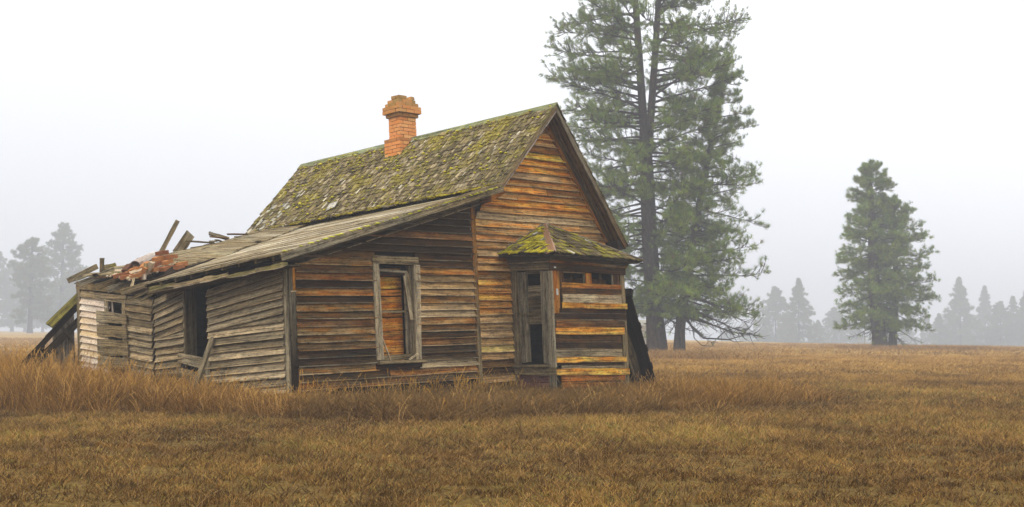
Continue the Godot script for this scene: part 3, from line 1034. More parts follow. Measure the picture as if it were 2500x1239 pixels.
	# bare rafter ends of the sunken part, sticking out over the shed wall
	for r in [[6.66, 0.25, 0.36, 2.86, 0.0], [5.95, 0.42, 0.38, 2.72, 0.1], [5.35, 0.42, 0.5, 2.60, -0.05], [4.78, 0.5, 0.5, 2.50, 0.12], [4.30, 0.52, 0.5, 2.40, -0.1]]:
		bar(roof, "rafter", V(-r[1], r[0], r[3]), V(r[2], r[0] - 0.1 + r[4], r[3] + 0.3), 0.11, 0.05, V(0, -1, 0), shade(TINT["S"], 0.95), {"seg": 2, "other": TINT["G"]})
	for r in [[4.15, -0.42, 2.36, 3.55, 0.55, 2.72], [4.05, -0.50, 2.25, 3.80, 0.4, 2.66], [3.98, -0.36, 2.20, 3.75, 0.1, 2.5]]:
		bar(roof, "splintered_board", V(r[1], r[0], r[2]), V(r[4], r[3], r[5]), 0.05, 0.03, V(-0.4, -1, 0.4), TINT["D"], {"seg": 2, "other": TINT["G"], "ends": 0.03})
	# broken lath and scraps hanging over the torn edges
	for i in 16:
		var s0 := rnd(2.2, 4.6) if i < 9 else rnd(-0.2, 1.0)
		var t0 := rnd(6.35, 6.7) if i < 9 else rnd(4.2, 5.8)
		var a := V(s0, t0, low_roof(s0, t0) + rnd(0.0, 0.03))
		var e := V(rnd(-0.5, 0.5), rnd(-0.25, 0.35), rnd(-0.02, 0.14))
		bar(roof, "splintered_board", a, a + e, rnd(0.03, 0.09), 0.02, V(-0.4, -0.3, 0.9), shade([TINT["S"], TINT["G"], TINT["B"]][i % 3], rnd(0.5, 1.1)), {"seg": 2, "ends": 0.06, "wob": 0.012})
	# strips of mossy shingle at the top of the lean-to roof
	var tint := func(p: Vector3) -> Color:
		var k := rng.randf()
		if k < 0.62:
			return mixed(Color(0.60, 0.48, 0.02), Color(0.34, 0.28, 0.03), rng.randf())
		return mixed(Color(0.15, 0.11, 0.06), Color(0.26, 0.21, 0.14), rng.randf())
	shingle_slope(roof, [V(4.72, -0.40, 4.0), V(4.72, 6.6, 4.02), V(5.36, 7.2, 4.20), V(5.36, -0.40, 4.18)], up, 3, 0.14, 170, tint, null, 0.045)


func blob(b: MB, c: Vector3, r: Vector3, col: Color) -> void:
	var i := b.v.size()
	for d in [Vector3.UP, Vector3.RIGHT, Vector3.BACK, Vector3.LEFT, Vector3.FORWARD, Vector3.DOWN]:
		b.v.append(c + d * r * rnd(0.8, 1.2))
		b.n.append(d)
		b.uv.append(Vector2.ZERO)
		b.c.append(col)
	for k in 4:
		var a := i + 1 + k
		var n := i + 1 + (k + 1) % 4
		b.ix.append_array(PackedInt32Array([i, a, n, i + 5, n, a]))


func make_chimney() -> void:
	var c := MB.new()
	var mortar := Color(0.34, 0.26, 0.19)
	var bricks := []
	# [s0, s1, t0, t1, h] of every course, from the roof up
	var courses := []
	for i in 6:
		courses.append([6.63, 7.22, 3.90, 4.42, 5.50 + 0.085 * i])
	for i in 6:
		courses.append([6.735, 7.28, 3.985, 4.36, 6.01 + 0.085 * i])
	for q in [[0.045, 0], [0.095, 1], [0.095, 2], [0.05, 3], [0.005, 4], [-0.003, 5]]:
		courses.append([6.735 - q[0], 7.28 + q[0], 3.985 - q[0], 4.36 + q[0], 6.52 + 0.085 * q[1]])
	var chimney: MeshInstance3D
	for q in courses:
		if q[4] < 6.8:
			var i := 0.014
			slab_into(c, [V(q[0] + i, q[2] + i, q[4]), V(q[1] - i, q[2] + i, q[4]), V(q[1] - i, q[2] + i, q[4] + 0.083), V(q[0] + i, q[2] + i, q[4] + 0.083)], V(0, q[3] - q[2] - 2 * i, 0), mortar)
	chimney = part(house, "chimney", c.done(), mats["brick"])
	for n in courses.size():
		var q: Array = courses[n]
		var odd := n % 2 == 1
		var top := n == courses.size() - 1
		for side in 4:
			# 0 front, 1 back (along s), 2 left, 3 right (along t)
			var along_s := side < 2
			var full := along_s == odd
			var lo: float = (q[0] if along_s else q[2]) + (0.0 if full else 0.115)
			var hi: float = (q[1] if along_s else q[3]) - (0.0 if full else 0.115)
			var count := maxi(1, roundi((hi - lo) / 0.25))
			if top and side == 0:
				board(chimney, "brick", [V(q[1] - 0.14, q[2], q[4]), V(q[1] - 0.01, q[2], q[4] + 0.01), V(q[1] - 0.03, q[2], q[4] + 0.075), V(q[1] - 0.13, q[2], q[4] + 0.08)], V(0, 0.2, 0), Color(0.55, 0.33, 0.12), {"seg": 1, "mat": "brick"})
			for k in count:
				if top and not (side == 2 or (side == 0 and k == 0) or (side == 3 and k == 0) or (side == 1 and k == 1)):
					continue
				if n == courses.size() - 2 and side == 0 and k == 1:
					continue
				var x0 := lo + (hi - lo) * k / count + 0.006
				var x1 := lo + (hi - lo) * (k + 1) / count - 0.006
				var h0: float = q[4] + 0.006
				var h1: float = q[4] + 0.080
				var j := rnd(-0.004, 0.006)
				var tone := mixed(Color(0.93, 0.37, 0.115), Color(1.05, 0.52, 0.20), rng.randf())
				if n >= 12:
					tone = mixed(tone, Color(0.30, 0.26, 0.09), rnd(0.1, 0.5) if n < 15 else rnd(0.4, 0.8))
				if n == 12 or n == 5:
					tone = shade(tone, 0.6)
				var p: Array
				var back: Vector3
				if along_s:
					var t: float = q[2] - j if side == 0 else q[3] + j
					p = [V(x0, t, h0), V(x1, t, h0), V(x1, t, h1), V(x0, t, h1)]
					back = V(0, 0.11 if side == 0 else -0.11, 0)
				else:
					var s: float = q[0] - j if side == 2 else q[1] + j
					p = [V(s, x0, h0), V(s, x1, h0), V(s, x1, h1), V(s, x0, h1)]
					back = V(0.11 if side == 2 else -0.11, 0, 0)
				board(chimney, "brick", p, back, tone, {"seg": 1, "vary": 0.12, "mat": "brick", "wob": 0.003})


func make_bay() -> void:
	var bay := Node3D.new()
	bay.name = "bay_window"
	house.add_child(bay, true)
	var dark := Color(0.018, 0.013, 0.010)
	var grey := shade(TINT["S"], 0.9)
	var go := {"seg": 3, "other": TINT["G"], "vary": 0.14}
	# body
	var b := MB.new()
	slab_into(b, [V(8.27, -1.06, -0.2), V(8.27, 0.02, -0.2), V(8.27, 0.02, 2.6), V(8.27, -1.06, 2.6)], V(-0.04, 0, 0), dark)
	slab_into(b, [V(5.9, -1.055, -0.2), V(8.2, -1.055, -0.2), V(8.2, -1.055, 0.9), V(5.9, -1.055, 0.9)], V(0, 0.03, 0), dark)
	slab_into(b, [V(5.9, -1.055, 1.0), V(8.2, -1.055, 1.0), V(8.2, -1.055, 2.08), V(5.9, -1.055, 2.08)], V(0, 0.03, 0), dark)
	slab_into(b, [V(5.85, -0.4, -0.2), V(5.85, -1.06, -0.2), V(5.85, -1.06, 0.5), V(5.85, -0.4, 0.5)], V(0.03, 0, 0), dark)
	slab_into(b, [V(5.8, -1.06, 2.5), V(8.27, -1.06, 2.46), V(8.27, 0.0, 2.5), V(5.8, 0.0, 2.55)], V(0, 0, 0.03), dark)
	slab_into(b, [V(5.85, -1.06, 0.14), V(8.2, -1.06, 0.14), V(8.2, 0.0, 0.14), V(5.85, 0.0, 0.14)], V(0, 0, -0.03), dark)
	part(bay, "bay_wall", b.done(), mats["wood"])
	# side face: posts, stiles, window opening
	board(bay, "post", [V(5.79, 0.0, 0.33), V(5.79, -0.19, 0.33), V(5.79, -0.19, 2.46), V(5.79, 0.0, 2.47)], V(0.04, 0, 0), grey, {"seg": 2, "other": TINT["G"]})
	board(bay, "stile", [V(5.82, -0.20, 0.56), V(5.82, -0.28, 0.56), V(5.82, -0.28, 2.42), V(5.82, -0.20, 2.42)], V(0.04, 0, 0), shade(grey, 0.8), {"seg": 1})
	board(bay, "stile", [V(5.84, -0.29, 0.57), V(5.84, -0.38, 0.57), V(5.84, -0.39, 2.41), V(5.84, -0.29, 2.41)], V(0.08, 0, 0), shade(grey, 0.95), {"seg": 1})
	board(bay, "stile", [V(5.80, -0.79, 0.53), V(5.80, -0.95, 0.50), V(5.80, -0.96, 2.37), V(5.80, -0.81, 2.38)], V(0.06, 0, 0), grey, {"seg": 2})
	board(bay, "post", [V(5.78, -0.955, 0.44), V(5.78, -1.11, 0.43), V(5.78, -1.11, 2.36), V(5.78, -0.965, 2.37)], V(0.06, 0, 0), shade(grey, 1.05), {"seg": 2, "other": TINT["S"]})
	bar(bay, "head_jamb", V(5.86, -0.38, 2.40), V(5.86, -0.82, 2.38), 0.08, 0.03, V(-1, 0, 0), shade(grey, 0.7), {"seg": 2})
	for r in [[1.90, 2.12, "S"], [1.72, 1.895, "D"], [1.34, 1.72, "G"], [1.52, 1.71, "S"]]:
		board(bay, "nailed_board", [V(5.90, -0.30, r[0]), V(5.90, -0.86, r[0] - 0.015), V(5.90, -0.86, r[1] - 0.02), V(5.90, -0.30, r[1])], V(0.025, 0, 0), shade(TINT[r[2]], 1.1), {"seg": 2, "other": TINT["G"], "vary": 0.15})
	bar(bay, "sash_rail", V(5.81, -0.22, 1.555), V(5.81, -0.80, 1.53), 0.025, 0.02, V(-1, 0, 0), TINT["G"], {"seg": 1})
	board(bay, "sill", [V(5.74, 0.03, 0.49), V(5.74, -1.0, 0.44), V(5.74, -1.0, 0.495), V(5.74, 0.03, 0.545)], V(0.14, 0, 0), mixed(grey, Color(0.3, 0.3, 0.05), 0.35), go)
	board(bay, "apron", [V(5.775, 0.03, 0.33), V(5.775, -1.12, 0.27), V(5.775, -1.12, 0.43), V(5.775, 0.03, 0.50)], V(0.03, 0, 0), shade(grey, 0.6), go)
	board(bay, "post", [V(5.79, 0.0, -0.2), V(5.79, -0.10, -0.2), V(5.79, -0.10, 0.33), V(5.79, 0.0, 0.33)], V(0.03, 0, 0), shade(grey, 0.8), {"seg": 1})
	board(bay, "post", [V(5.78, -0.95, -0.2), V(5.78, -1.11, -0.2), V(5.78, -1.11, 0.27), V(5.78, -0.95, 0.28)], V(0.03, 0, 0), shade(grey, 0.9), {"seg": 1})
	for i in 4:
		board(bay, "siding_board", [V(5.79, -0.1, -0.12 + 0.108 * i), V(5.79, -0.95, -0.14 + 0.106 * i), V(5.81, -0.95, -0.03 + 0.106 * i), V(5.81, -0.1, -0.01 + 0.108 * i)], V(0.02, 0, 0), Color(0.34, 0.155, 0.13), {"seg": 3, "other": Color(0.2, 0.09, 0.07), "vary": 0.25})
	# the entablature round both faces
	board(bay, "frieze_board", [V(5.765, 0.0, 2.46), V(5.765, -1.125, 2.37), V(5.765, -1.125, 2.53), V(5.765, 0.0, 2.60)], V(0.04, 0, 0), shade(TINT["G"], 0.55), {"seg": 3, "other": TINT["G"]})
	board(bay, "moulding", [V(5.72, 0.0, 2.595), V(5.72, -1.16, 2.525), V(5.735, -1.16, 2.56), V(5.735, 0.0, 2.63)], V(0.05, 0, 0), shade(TINT["L"], 0.72), {"seg": 3})
	board(bay, "frieze_board", [V(5.70, 0.0, 2.63), V(5.70, -1.18, 2.56), V(5.70, -1.18, 2.68), V(5.70, 0.0, 2.75)], V(0.05, 0, 0), shade(TINT["G"], 0.45), {"seg": 3})
	board(bay, "frieze_board", [V(5.76, -1.13, 2.37), V(8.30, -1.13, 2.30), V(8.30, -1.13, 2.45), V(5.76, -1.13, 2.53)], V(0, 0.04, 0), shade(TINT["B"], 0.55), {"mat": "stained_wood", "seg": 4, "other": TINT["D"]})
	board(bay, "moulding", [V(5.72, -1.165, 2.52), V(8.32, -1.165, 2.44), V(8.32, -1.165, 2.495), V(5.72, -1.165, 2.575)], V(0, 0.05, 0), shade(TINT["O"], 0.55), {"mat": "stained_wood", "seg": 4, "other": TINT["G"]})
	board(bay, "frieze_board", [V(5.69, -1.185, 2.575), V(8.34, -1.185, 2.495), V(8.34, -1.185, 2.60), V(5.69, -1.185, 2.68)], V(0, 0.05, 0), shade(TINT["G"], 0.4), {"seg": 4})
	# front face: stiles, the two small panes' frames, the boards nailed over it
	board(bay, "stile", [V(5.81, -1.105, 1.50), V(6.04, -1.105, 1.49), V(6.05, -1.105, 2.38), V(5.82, -1.105, 2.385)], V(0, 0.04, 0), shade(TINT["O"], 0.8), {"mat": "stained_wood", "seg": 1})
	for r in [[6.06, 6.20, "B"], [6.95, 7.14, "O"], [7.93, 8.10, "B"]]:
		board(bay, "stile", [V(r[0], -1.09, 2.0), V(r[1], -1.09, 2.0), V(r[1], -1.09, 2.37), V(r[0], -1.09, 2.38)], V(0, 0.05, 0), TINT[r[2]], {"mat": "stained_wood", "seg": 1})
	for r in [[6.20, 6.95], [7.14, 7.93]]:
		bar(bay, "sash_rail", V(r[0], -1.07, 2.35), V(r[1], -1.07, 2.33), 0.02, 0.03, V(0, -1, 0), TINT["L"], {"seg": 1})
		bar(bay, "sash_stile", V(r[1] - 0.02, -1.065, 2.05), V(r[1] - 0.02, -1.065, 2.34), 0.03, 0.03, V(0, -1, 0), TINT["S"], {"seg": 1})
		bar(bay, "sash_stile", V(r[1] - 0.22, -0.9, 2.05), V(r[1] - 0.22, -0.9, 2.36), 0.05, 0.03, V(0, -1, 0), TINT["B"], {"seg": 1})
		bar(bay, "inner_board", V(r[0] - 0.1, -0.8, 2.16), V(r[1] + 0.1, -0.8, 2.14), 0.2, 0.03, V(0, -1, 0), TINT["B"], {"seg": 1, "mat": "stained_wood"})
	board(bay, "post", [V(8.14, -1.095, -0.1), V(8.29, -1.095, -0.1), V(8.29, -1.095, 2.31), V(8.14, -1.095, 2.32)], V(0, 0.04, 0), shade(TINT["G"], 1.0), {"seg": 1})
	var rows := [
		[6.09, 8.14, 2.01, 2.005, 2.085, 2.13, "O", 0.0], [6.08, 8.15, 1.89, 1.855, 2.005, 2.01, "B", 0.0], [6.11, 8.11, 1.725, 1.69, 1.855, 1.89, "L", 0.012], [6.08, 8.29, 1.605, 1.565, 1.68, 1.72, "Y", 0.02],
		[5.98, 8.28, 1.51, 1.46, 1.565, 1.605, "D", 0.0], [5.85, 8.27, 1.365, 1.325, 1.46, 1.51, "D", 0.0], [5.88, 8.18, 1.225, 1.175, 1.32, 1.36, "B", 0.0], [5.85, 8.17, 1.08, 1.015, 1.175, 1.22, "Y", 0.02],
		[5.9, 8.12, 0.92, 0.86, 1.01, 1.075, "D", -0.035], [5.84, 8.07, 0.785, 0.725, 0.86, 0.92, "D", 0.0], [5.83, 8.06, 0.635, 0.565, 0.72, 0.78, "G", 0.0], [5.85, 8.17, 0.515, 0.445, 0.56, 0.63, "Y", 0.015],
		[5.9, 8.1, 0.46, 0.37, 0.44, 0.51, "D", -0.02], [6.00, 8.09, 0.40, 0.315, 0.36, 0.455, "G", 0.0], [5.82, 8.24, 0.27, 0.17, 0.315, 0.40, "Y", 0.02], [5.96, 8.11, 0.13, 0.05, 0.16, 0.26, "R", 0.0], [5.96, 8.11, -0.05, -0.1, 0.04, 0.12, "B", 0.0]]
	for r in rows:
		var o := look_of(r[6])
		o.seg = 5
		o.wob = 0.008
		o.ends = 0.025
		o.vary = 0.35
		board(bay, "nailed_board", [V(r[0], -1.115 - r[7], r[2]), V(r[1], -1.115 - r[7], r[3]), V(r[1], -1.115 - r[7], r[4]), V(r[0], -1.115 - r[7], r[5])], V(0, 0.022, 0), shade(TINT[r[6]], 1.15), o)
	bar(bay, "insulator", V(5.95, -1.12, 1.87), V(5.95, -1.12, 2.0), 0.055, 0.05, V(0, -1, 0), Color(0.9, 0.9, 0.88), {"seg": 1})
	bar(bay, "insulator", V(5.86, -1.14, 2.43), V(5.92, -1.14, 2.43), 0.035, 0.04, V(0, -1, 0), Color(0.9, 0.9, 0.88), {"seg": 1})
	# hipped roof
	var A := V(7.02, 0.0, 3.49)
	var LW := V(5.42, 0.0, 2.80)
	var FL := V(5.62, -1.36, 2.69)
	var FR := V(8.62, -1.36, 2.59)
	var RW := V(8.75, 0.0, 2.70)
	var r := MB.new()
	slab_into(r, [LW, FL, A], V(0, 0, -0.03), Color(0.06, 0.045, 0.03))
	slab_into(r, [FL, FR, A], V(0, 0, -0.03), Color(0.06, 0.045, 0.03))
	slab_into(r, [FR, RW, A], V(0, 0, -0.03), Color(0.06, 0.045, 0.03))
	slab_into(r, [LW - V(0, 0, 0.04), FL - V(0, 0, 0.04), FR - V(0, 0, 0.04), RW - V(0, 0, 0.04)], V(0, 0, -0.02), Color(0.10, 0.075, 0.05))
	var top := part(house, "bay_roof", r.done(), mats["wood"])
	var tint := func(p: Vector3) -> Color:
		var k := rng.randf()
		if k < 0.68:
			return mixed(Color(0.72, 0.60, 0.02), Color(0.46, 0.40, 0.03), rng.randf())
		if k < 0.85:
			return mixed(Color(0.10, 0.075, 0.035), Color(0.22, 0.175, 0.08), rng.randf())
		return Color(0.32, 0.26, 0.17)
	shingle_slope(top, [LW, FL, A, A], V(-0.4, -0.06, 0.92), 10, 0.13, 300, tint)
	var browner := func(p: Vector3) -> Color:
		if rng.randf() < 0.55:
			return mixed(Color(0.10, 0.075, 0.035), Color(0.27, 0.20, 0.10), rng.randf())
		return mixed(Color(0.44, 0.37, 0.03), Color(0.26, 0.22, 0.05), rng.randf())
	shingle_slope(top, [FL, FR, A, A], V(-0.03, -0.5, 0.86), 9, 0.13, 300, browner)
	shingle_slope(top, [FR, RW, A, A], V(0.45, 0.0, 0.89), 9, 0.15, 0, tint)
	var rust := Color(0.40, 0.225, 0.12)
	for i in 3:
		var g0 := A.lerp(FL, i / 3.0)
		var g1 := A.lerp(FL, (i + 1.06) / 3.0)
		var lift := V(0, 0, 0.05 + 0.004 * i)
		var across := V(0.21, 0.02, -0.06)
		board(top, "hip_flashing", [g1 + lift, g0 + lift, g0 + lift + across * 0.9, g1 + lift + across], V(0, 0, -0.006), rust, {"seg": 2, "mat": "metal", "vary": 0.15})
		board(top, "hip_flashing", [g1 + lift, g0 + lift, g0 + lift + V(-0.06, 0.16, -0.05), g1 + lift + V(-0.06, 0.16, -0.05)], V(0, 0, -0.006), rust, {"seg": 2, "mat": "metal", "vary": 0.15})
	bar(top, "hip_board", A + V(0, 0, 0.035), FR + V(0.02, 0.0, 0.035), 0.10, 0.02, V(0.3, -0.4, 0.86), shade(TINT["P"], 0.75), {"seg": 5, "other": TINT["G"]})
	bar(top, "wall_flashing", A + V(0, -0.035, 0.05), LW + V(0, -0.035, 0.05), 0.07, 0.012, V(-0.2, -0.6, 0.8), shade(TINT["L"], 0.8), {"seg": 5, "other": TINT["D"]})


# ---------------------------------------------------------------- things that lie on or lean against the house

func loose(called: String, label: String, category: String, at: Vector3, group := "") -> Node3D:
	return thing(called, label, category, HOUSE + M(at), group)


func loose_plank(label: String, a: Vector3, b: Vector3, width: float, thick: float, face: Vector3, col: Color, o := {}) -> void:
	var d := (b - a).normalized()
	var f := (face - d * face.dot(d)).normalized()
	var q := {"origin": M(a), "seg": 4, "other": TINT["G"], "vary": 0.16, "wob": 0.006, "ends": 0.02}
	q.merge(o, true)
	var mb := MB.new()
	board_into(mb, bar_corners(a, b, width, f), -f * thick, col, q)
	var n := MeshInstance3D.new()
	n.name = "loose_plank"
	n.mesh = mb.done()
	n.material_override = mats[q.get("mat", "wood")]
	n.position = HOUSE + M(a)
	add_child(n, true)
	tag(n, label, "plank")


func make_loose_things() -> void:
	loose_plank("dark weathered plank leaning on the side wall beside the black opening", V(-0.93, 1.82, 0.0), V(-0.06, 2.13, 1.40), 0.10, 0.05, V(-1, -0.2, 0.3), shade(TINT["G"], 0.62), {"other": TINT["S"]})
	loose_plank("long narrow pointed plank sticking up against the sky from the lean-to roof", V(2.05, 6.96, 3.35), V(2.66, 7.0, 4.28), 0.10, 0.03, V(-0.4, -1, 0.2), shade(TINT["G"], 0.8), {"ends": 0.05})
	loose_plank("short wide pale board standing up from the roof right of the narrow plank", V(2.58, 6.98, 3.5), V(2.98, 6.98, 4.0), 0.24, 0.02, V(0.2, -1, 0.3), shade(TINT["S"], 1.15), {})
	loose_plank("small broken board lying crosswise at the top of the lean-to roof's back edge", V(3.98, 6.9, 3.90), V(3.50, 6.98, 4.02), 0.08, 0.04, V(-0.2, -1, 0.6), shade(TINT["S"], 0.8), {})
	loose_plank("stubby grey post standing at the far lower corner of the lean-to roof", V(0.66, 6.9, 2.95), V(0.68, 6.9, 3.38), 0.09, 0.06, V(-0.5, -1, 0), shade(TINT["G"], 0.7), {})
	loose_plank("mossy block of wood beside the stubby post on the far corner of the roof", V(0.74, 6.9, 3.16), V(1.02, 6.9, 3.22), 0.14, 0.06, V(-0.3, -1, 0.3), Color(0.34, 0.32, 0.05), {"other": TINT["G"]})
	loose_plank("charred split board lying across the right side of the brick heap", V(0.10, 3.92, 2.62), V(0.80, 4.30, 2.98), 0.13, 0.04, V(-0.5, -0.8, 0.6), Color(0.03, 0.023, 0.018), {"other": TINT["D"], "ends": 0.06})
	loose_plank("short mossy stick lying on the planks left of the brick heap", V(-0.05, 5.38, 2.90), V(-0.12, 5.02, 2.82), 0.10, 0.06, V(-1, -0.2, 0.4), Color(0.28, 0.25, 0.09), {})
	loose_plank("white splinter of board standing upright among the fallen bricks", V(-0.02, 4.30, 2.66), V(0.05, 4.34, 2.98), 0.07, 0.03, V(-0.7, -0.7, 0), TINT["P"], {})
	loose_plank("pale splinter of wood leaning at the foot of the brick heap", V(-0.30, 4.32, 2.48), V(-0.16, 4.40, 2.75), 0.05, 0.02, V(-0.7, -0.7, 0), TINT["L"], {})
	make_bricks()
	make_fallen_frame()
	make_leaning_panel()


func brick_mesh(seed_: int) -> ArrayMesh:
	rng.seed = seed_
	var b := MB.new()
	var x := 0.125
	var y := 0.042
	var z := 0.06
	var k := Color(1, 1, 1)
	board_into(b, [Vector3(-x, -y, z), Vector3(x, -y, z), Vector3(x, y, z), Vector3(-x, y, z)], Vector3(0, 0, -2 * z), k, {"axes": false, "seg": 2, "wob": 0.007, "vary": 0.16, "ends": 0.012})
	return b.done()


func make_bricks() -> void:
	var shapes := [brick_mesh(1), brick_mesh(2), brick_mesh(3)]
	var tones := {"orange": Color(0.80, 0.36, 0.13), "red": Color(0.62, 0.26, 0.11), "dark red": Color(0.42, 0.17, 0.08), "pale": Color(0.85, 0.68, 0.46), "sooty": Color(0.20, 0.10, 0.06)}
	var brick_mats := {}
	for k in tones:
		var m: StandardMaterial3D = mats["brick"].duplicate()
		m.resource_name = "brick_" + k.replace(" ", "_")
		m.albedo_color = shade(tones[k], 0.66).linear_to_srgb()
		brick_mats[k] = m
	# [s, t, height over the planks, turn, tilt, roll, tone, label]
	var list := [
		[-0.20, 4.86, 0.03, 40, 5, 0, "red", "red brick at the lower left end of the heap on the roof"],
		[-0.10, 4.70, 0.03, 52, -6, 8, "dark red", "dark red brick lying next to the lower left end of the heap"],
		[-0.22, 4.58, 0.04, 44, 0, 0, "red", "red brick lying flat at the front edge of the heap above the bare rafters"],
		[-0.13, 4.42, 0.04, 20, 10, 0, "orange", "orange brick at the front right edge of the heap beside the pale splinter"],
		[0.08, 4.88, 0.05, 35, 6, 4, "orange", "long orange brick lying flat left of the bent metal pipe"],
		[0.14, 4.70, 0.09, 62, -12, 0, "orange", "orange brick lying crosswise on top in the middle of the heap"],
		[0.02, 4.62, 0.05, 15, 0, 20, "pale", "pale mortar-covered brick in the middle of the heap"],
		[0.05, 4.98, 0.10, 80, 14, 0, "sooty", "sooty brick half under the bent metal pipe"],
		[0.10, 4.52, 0.05, 5, 40, 0, "orange", "orange brick tilted steeply in the gap between the two brick piles"],
		[0.02, 4.38, 0.06, -12, 62, 10, "orange", "orange brick standing on end beside the white splinter"],
		[0.18, 4.40, 0.12, 0, 55, 0, "pale", "pale brick leaning on end against the right pile"],
		[0.24, 4.58, 0.04, 66, 4, 0, "sooty", "sooty brick at the foot of the right pile"],
		[0.32, 4.42, 0.05, 58, 0, 0, "orange", "orange brick in the bottom layer of the right pile"],
		[0.50, 4.30, 0.04, 64, 0, 0, "red", "red brick in the bottom layer of the right pile behind the charred board"],
		[0.40, 4.50, 0.13, 60, 2, 0, "dark red", "dark red brick in the middle layer of the right pile"],
		[0.60, 4.42, 0.13, 66, -3, 0, "orange", "orange brick in the middle layer of the right pile behind the charred board"],
		[0.50, 4.56, 0.215, 62, 0, 4, "orange", "orange brick in the third layer of the right pile"],
		[0.72, 4.46, 0.21, 62, 4, 0, "red", "red brick in the third layer of the right pile, nearest the dark batten"],
		[0.60, 4.60, 0.30, 58, -2, 0, "dark red", "dark red brick lying topmost on the right pile"],
		[0.82, 4.28, 0.04, 70, 8, 0, "orange", "orange brick lying alone right of the charred board"],
		[0.68, 4.16, 0.04, 66, 0, 0, "red", "red brick poking out under the right end of the charred board"],
		[0.36, 4.90, 0.04, 12, 8, 0, "pale", "pale crumbling brick behind the bent metal pipe"],
		[0.30, 4.74, 0.11, 78, 20, 0, "orange", "orange brick resting against the bent metal pipe"],
		[0.00, 5.12, 0.03, 30, 0, 10, "pale", "pale broken brick at the far left of the heap"],
	]
	rng.seed = 77
	for i in list.size():
		var q: Array = list[i]
		var n := MeshInstance3D.new()
		n.name = "loose_brick"
		n.mesh = shapes[i % 3]
		n.material_override = brick_mats[q[6]]
		var z: float = low_roof(q[0], q[1]) + q[2] + 0.02
		n.position = HOUSE + M(V(q[0], q[1], z))
		var slope := Basis(Vector3(0, 0, 1), 0.0)
		var lean := Basis(Vector3(0.755, 0, 0.656), 0.2)
		n.basis = lean * Basis(Vector3.UP, deg_to_rad(q[3] - 10.0 + rnd(-22, 22))) * Basis(Vector3(0, 0, 1), deg_to_rad(q[4] + rnd(-9, 9))) * Basis(Vector3(1, 0, 0), deg_to_rad(q[5]))
		add_child(n, true)
		tag(n, q[7], "brick", "loose bricks fallen on the lean-to roof")
	# crumbs of mortar
	var m := MB.new()
	for i in 170:
		var s := rnd(-0.28, 0.8)
		var t := rnd(4.35, 5.2)
		var r := rnd(0.015, 0.045)
		blob(m, M(V(s, t, low_roof(s, t) + r * 0.8 + 0.01)), Vector3(r * 1.3, r, r), mixed(Color(0.75, 0.66, 0.50), Color(0.50, 0.36, 0.20), rng.randf()))
	var mo := MeshInstance3D.new()
	mo.name = "mortar_rubble"
	mo.mesh = m.done()
	mo.material_override = mats["brick"]
	mo.position = HOUSE
	add_child(mo, true)
	tag(mo, "pale crumbs of old mortar scattered among the loose bricks", "rubble", "", "stuff")
	# the bent metal pipe in the heap
	var pipe := loose("stove_pipe", "crumpled grey metal stove pipe lying in the heap of bricks", "pipe", V(0.25, 5.0, 2.9))
	var tube := MB.new()
	var at := M(V(0.2, 4.92, low_roof(0.2, 4.92) + 0.16)) - M(V(0.25, 5.0, 2.9))
	var dir := (M(V(0.72, 5.02, low_roof(0.72, 5.02) + 0.22)) - M(V(0.2, 4.92, low_roof(0.2, 4.92) + 0.16)))
	var e := dir.cross(Vector3.UP).normalized()
	var f := e.cross(dir).normalized()
	for i in 5:
		for k in 12:
			for inner in 2:
				var q := []
				for w in [[i, k], [i + 1, k], [i + 1, k + 1], [i, k + 1]]:
					var a: float = TAU * w[1] / 12.0
					var r := 0.115 - 0.008 * inner + 0.012 * sin(a * 3.0 + w[0])
					q.append(at + dir * (w[0] / 5.0) + e * cos(a) * r + f * sin(a) * r * 0.8)
				var mid: Vector3 = at + dir * ((i + 0.5) / 5.0)
				var c: Vector3 = (q[0] + q[2]) * 0.5
				var col := mixed(Color(0.42, 0.34, 0.28), Color(0.66, 0.62, 0.58), clampf(i / 4.0 - 0.2 + rnd(-0.2, 0.2), 0, 1))
				tube.quad(q, (c - mid) if inner == 0 else (mid - c), [Vector2.ZERO, Vector2.ZERO, Vector2.ZERO, Vector2.ZERO], [col, col, col, col])
	part(pipe, "bent_pipe", tube.done(), mats["metal"])


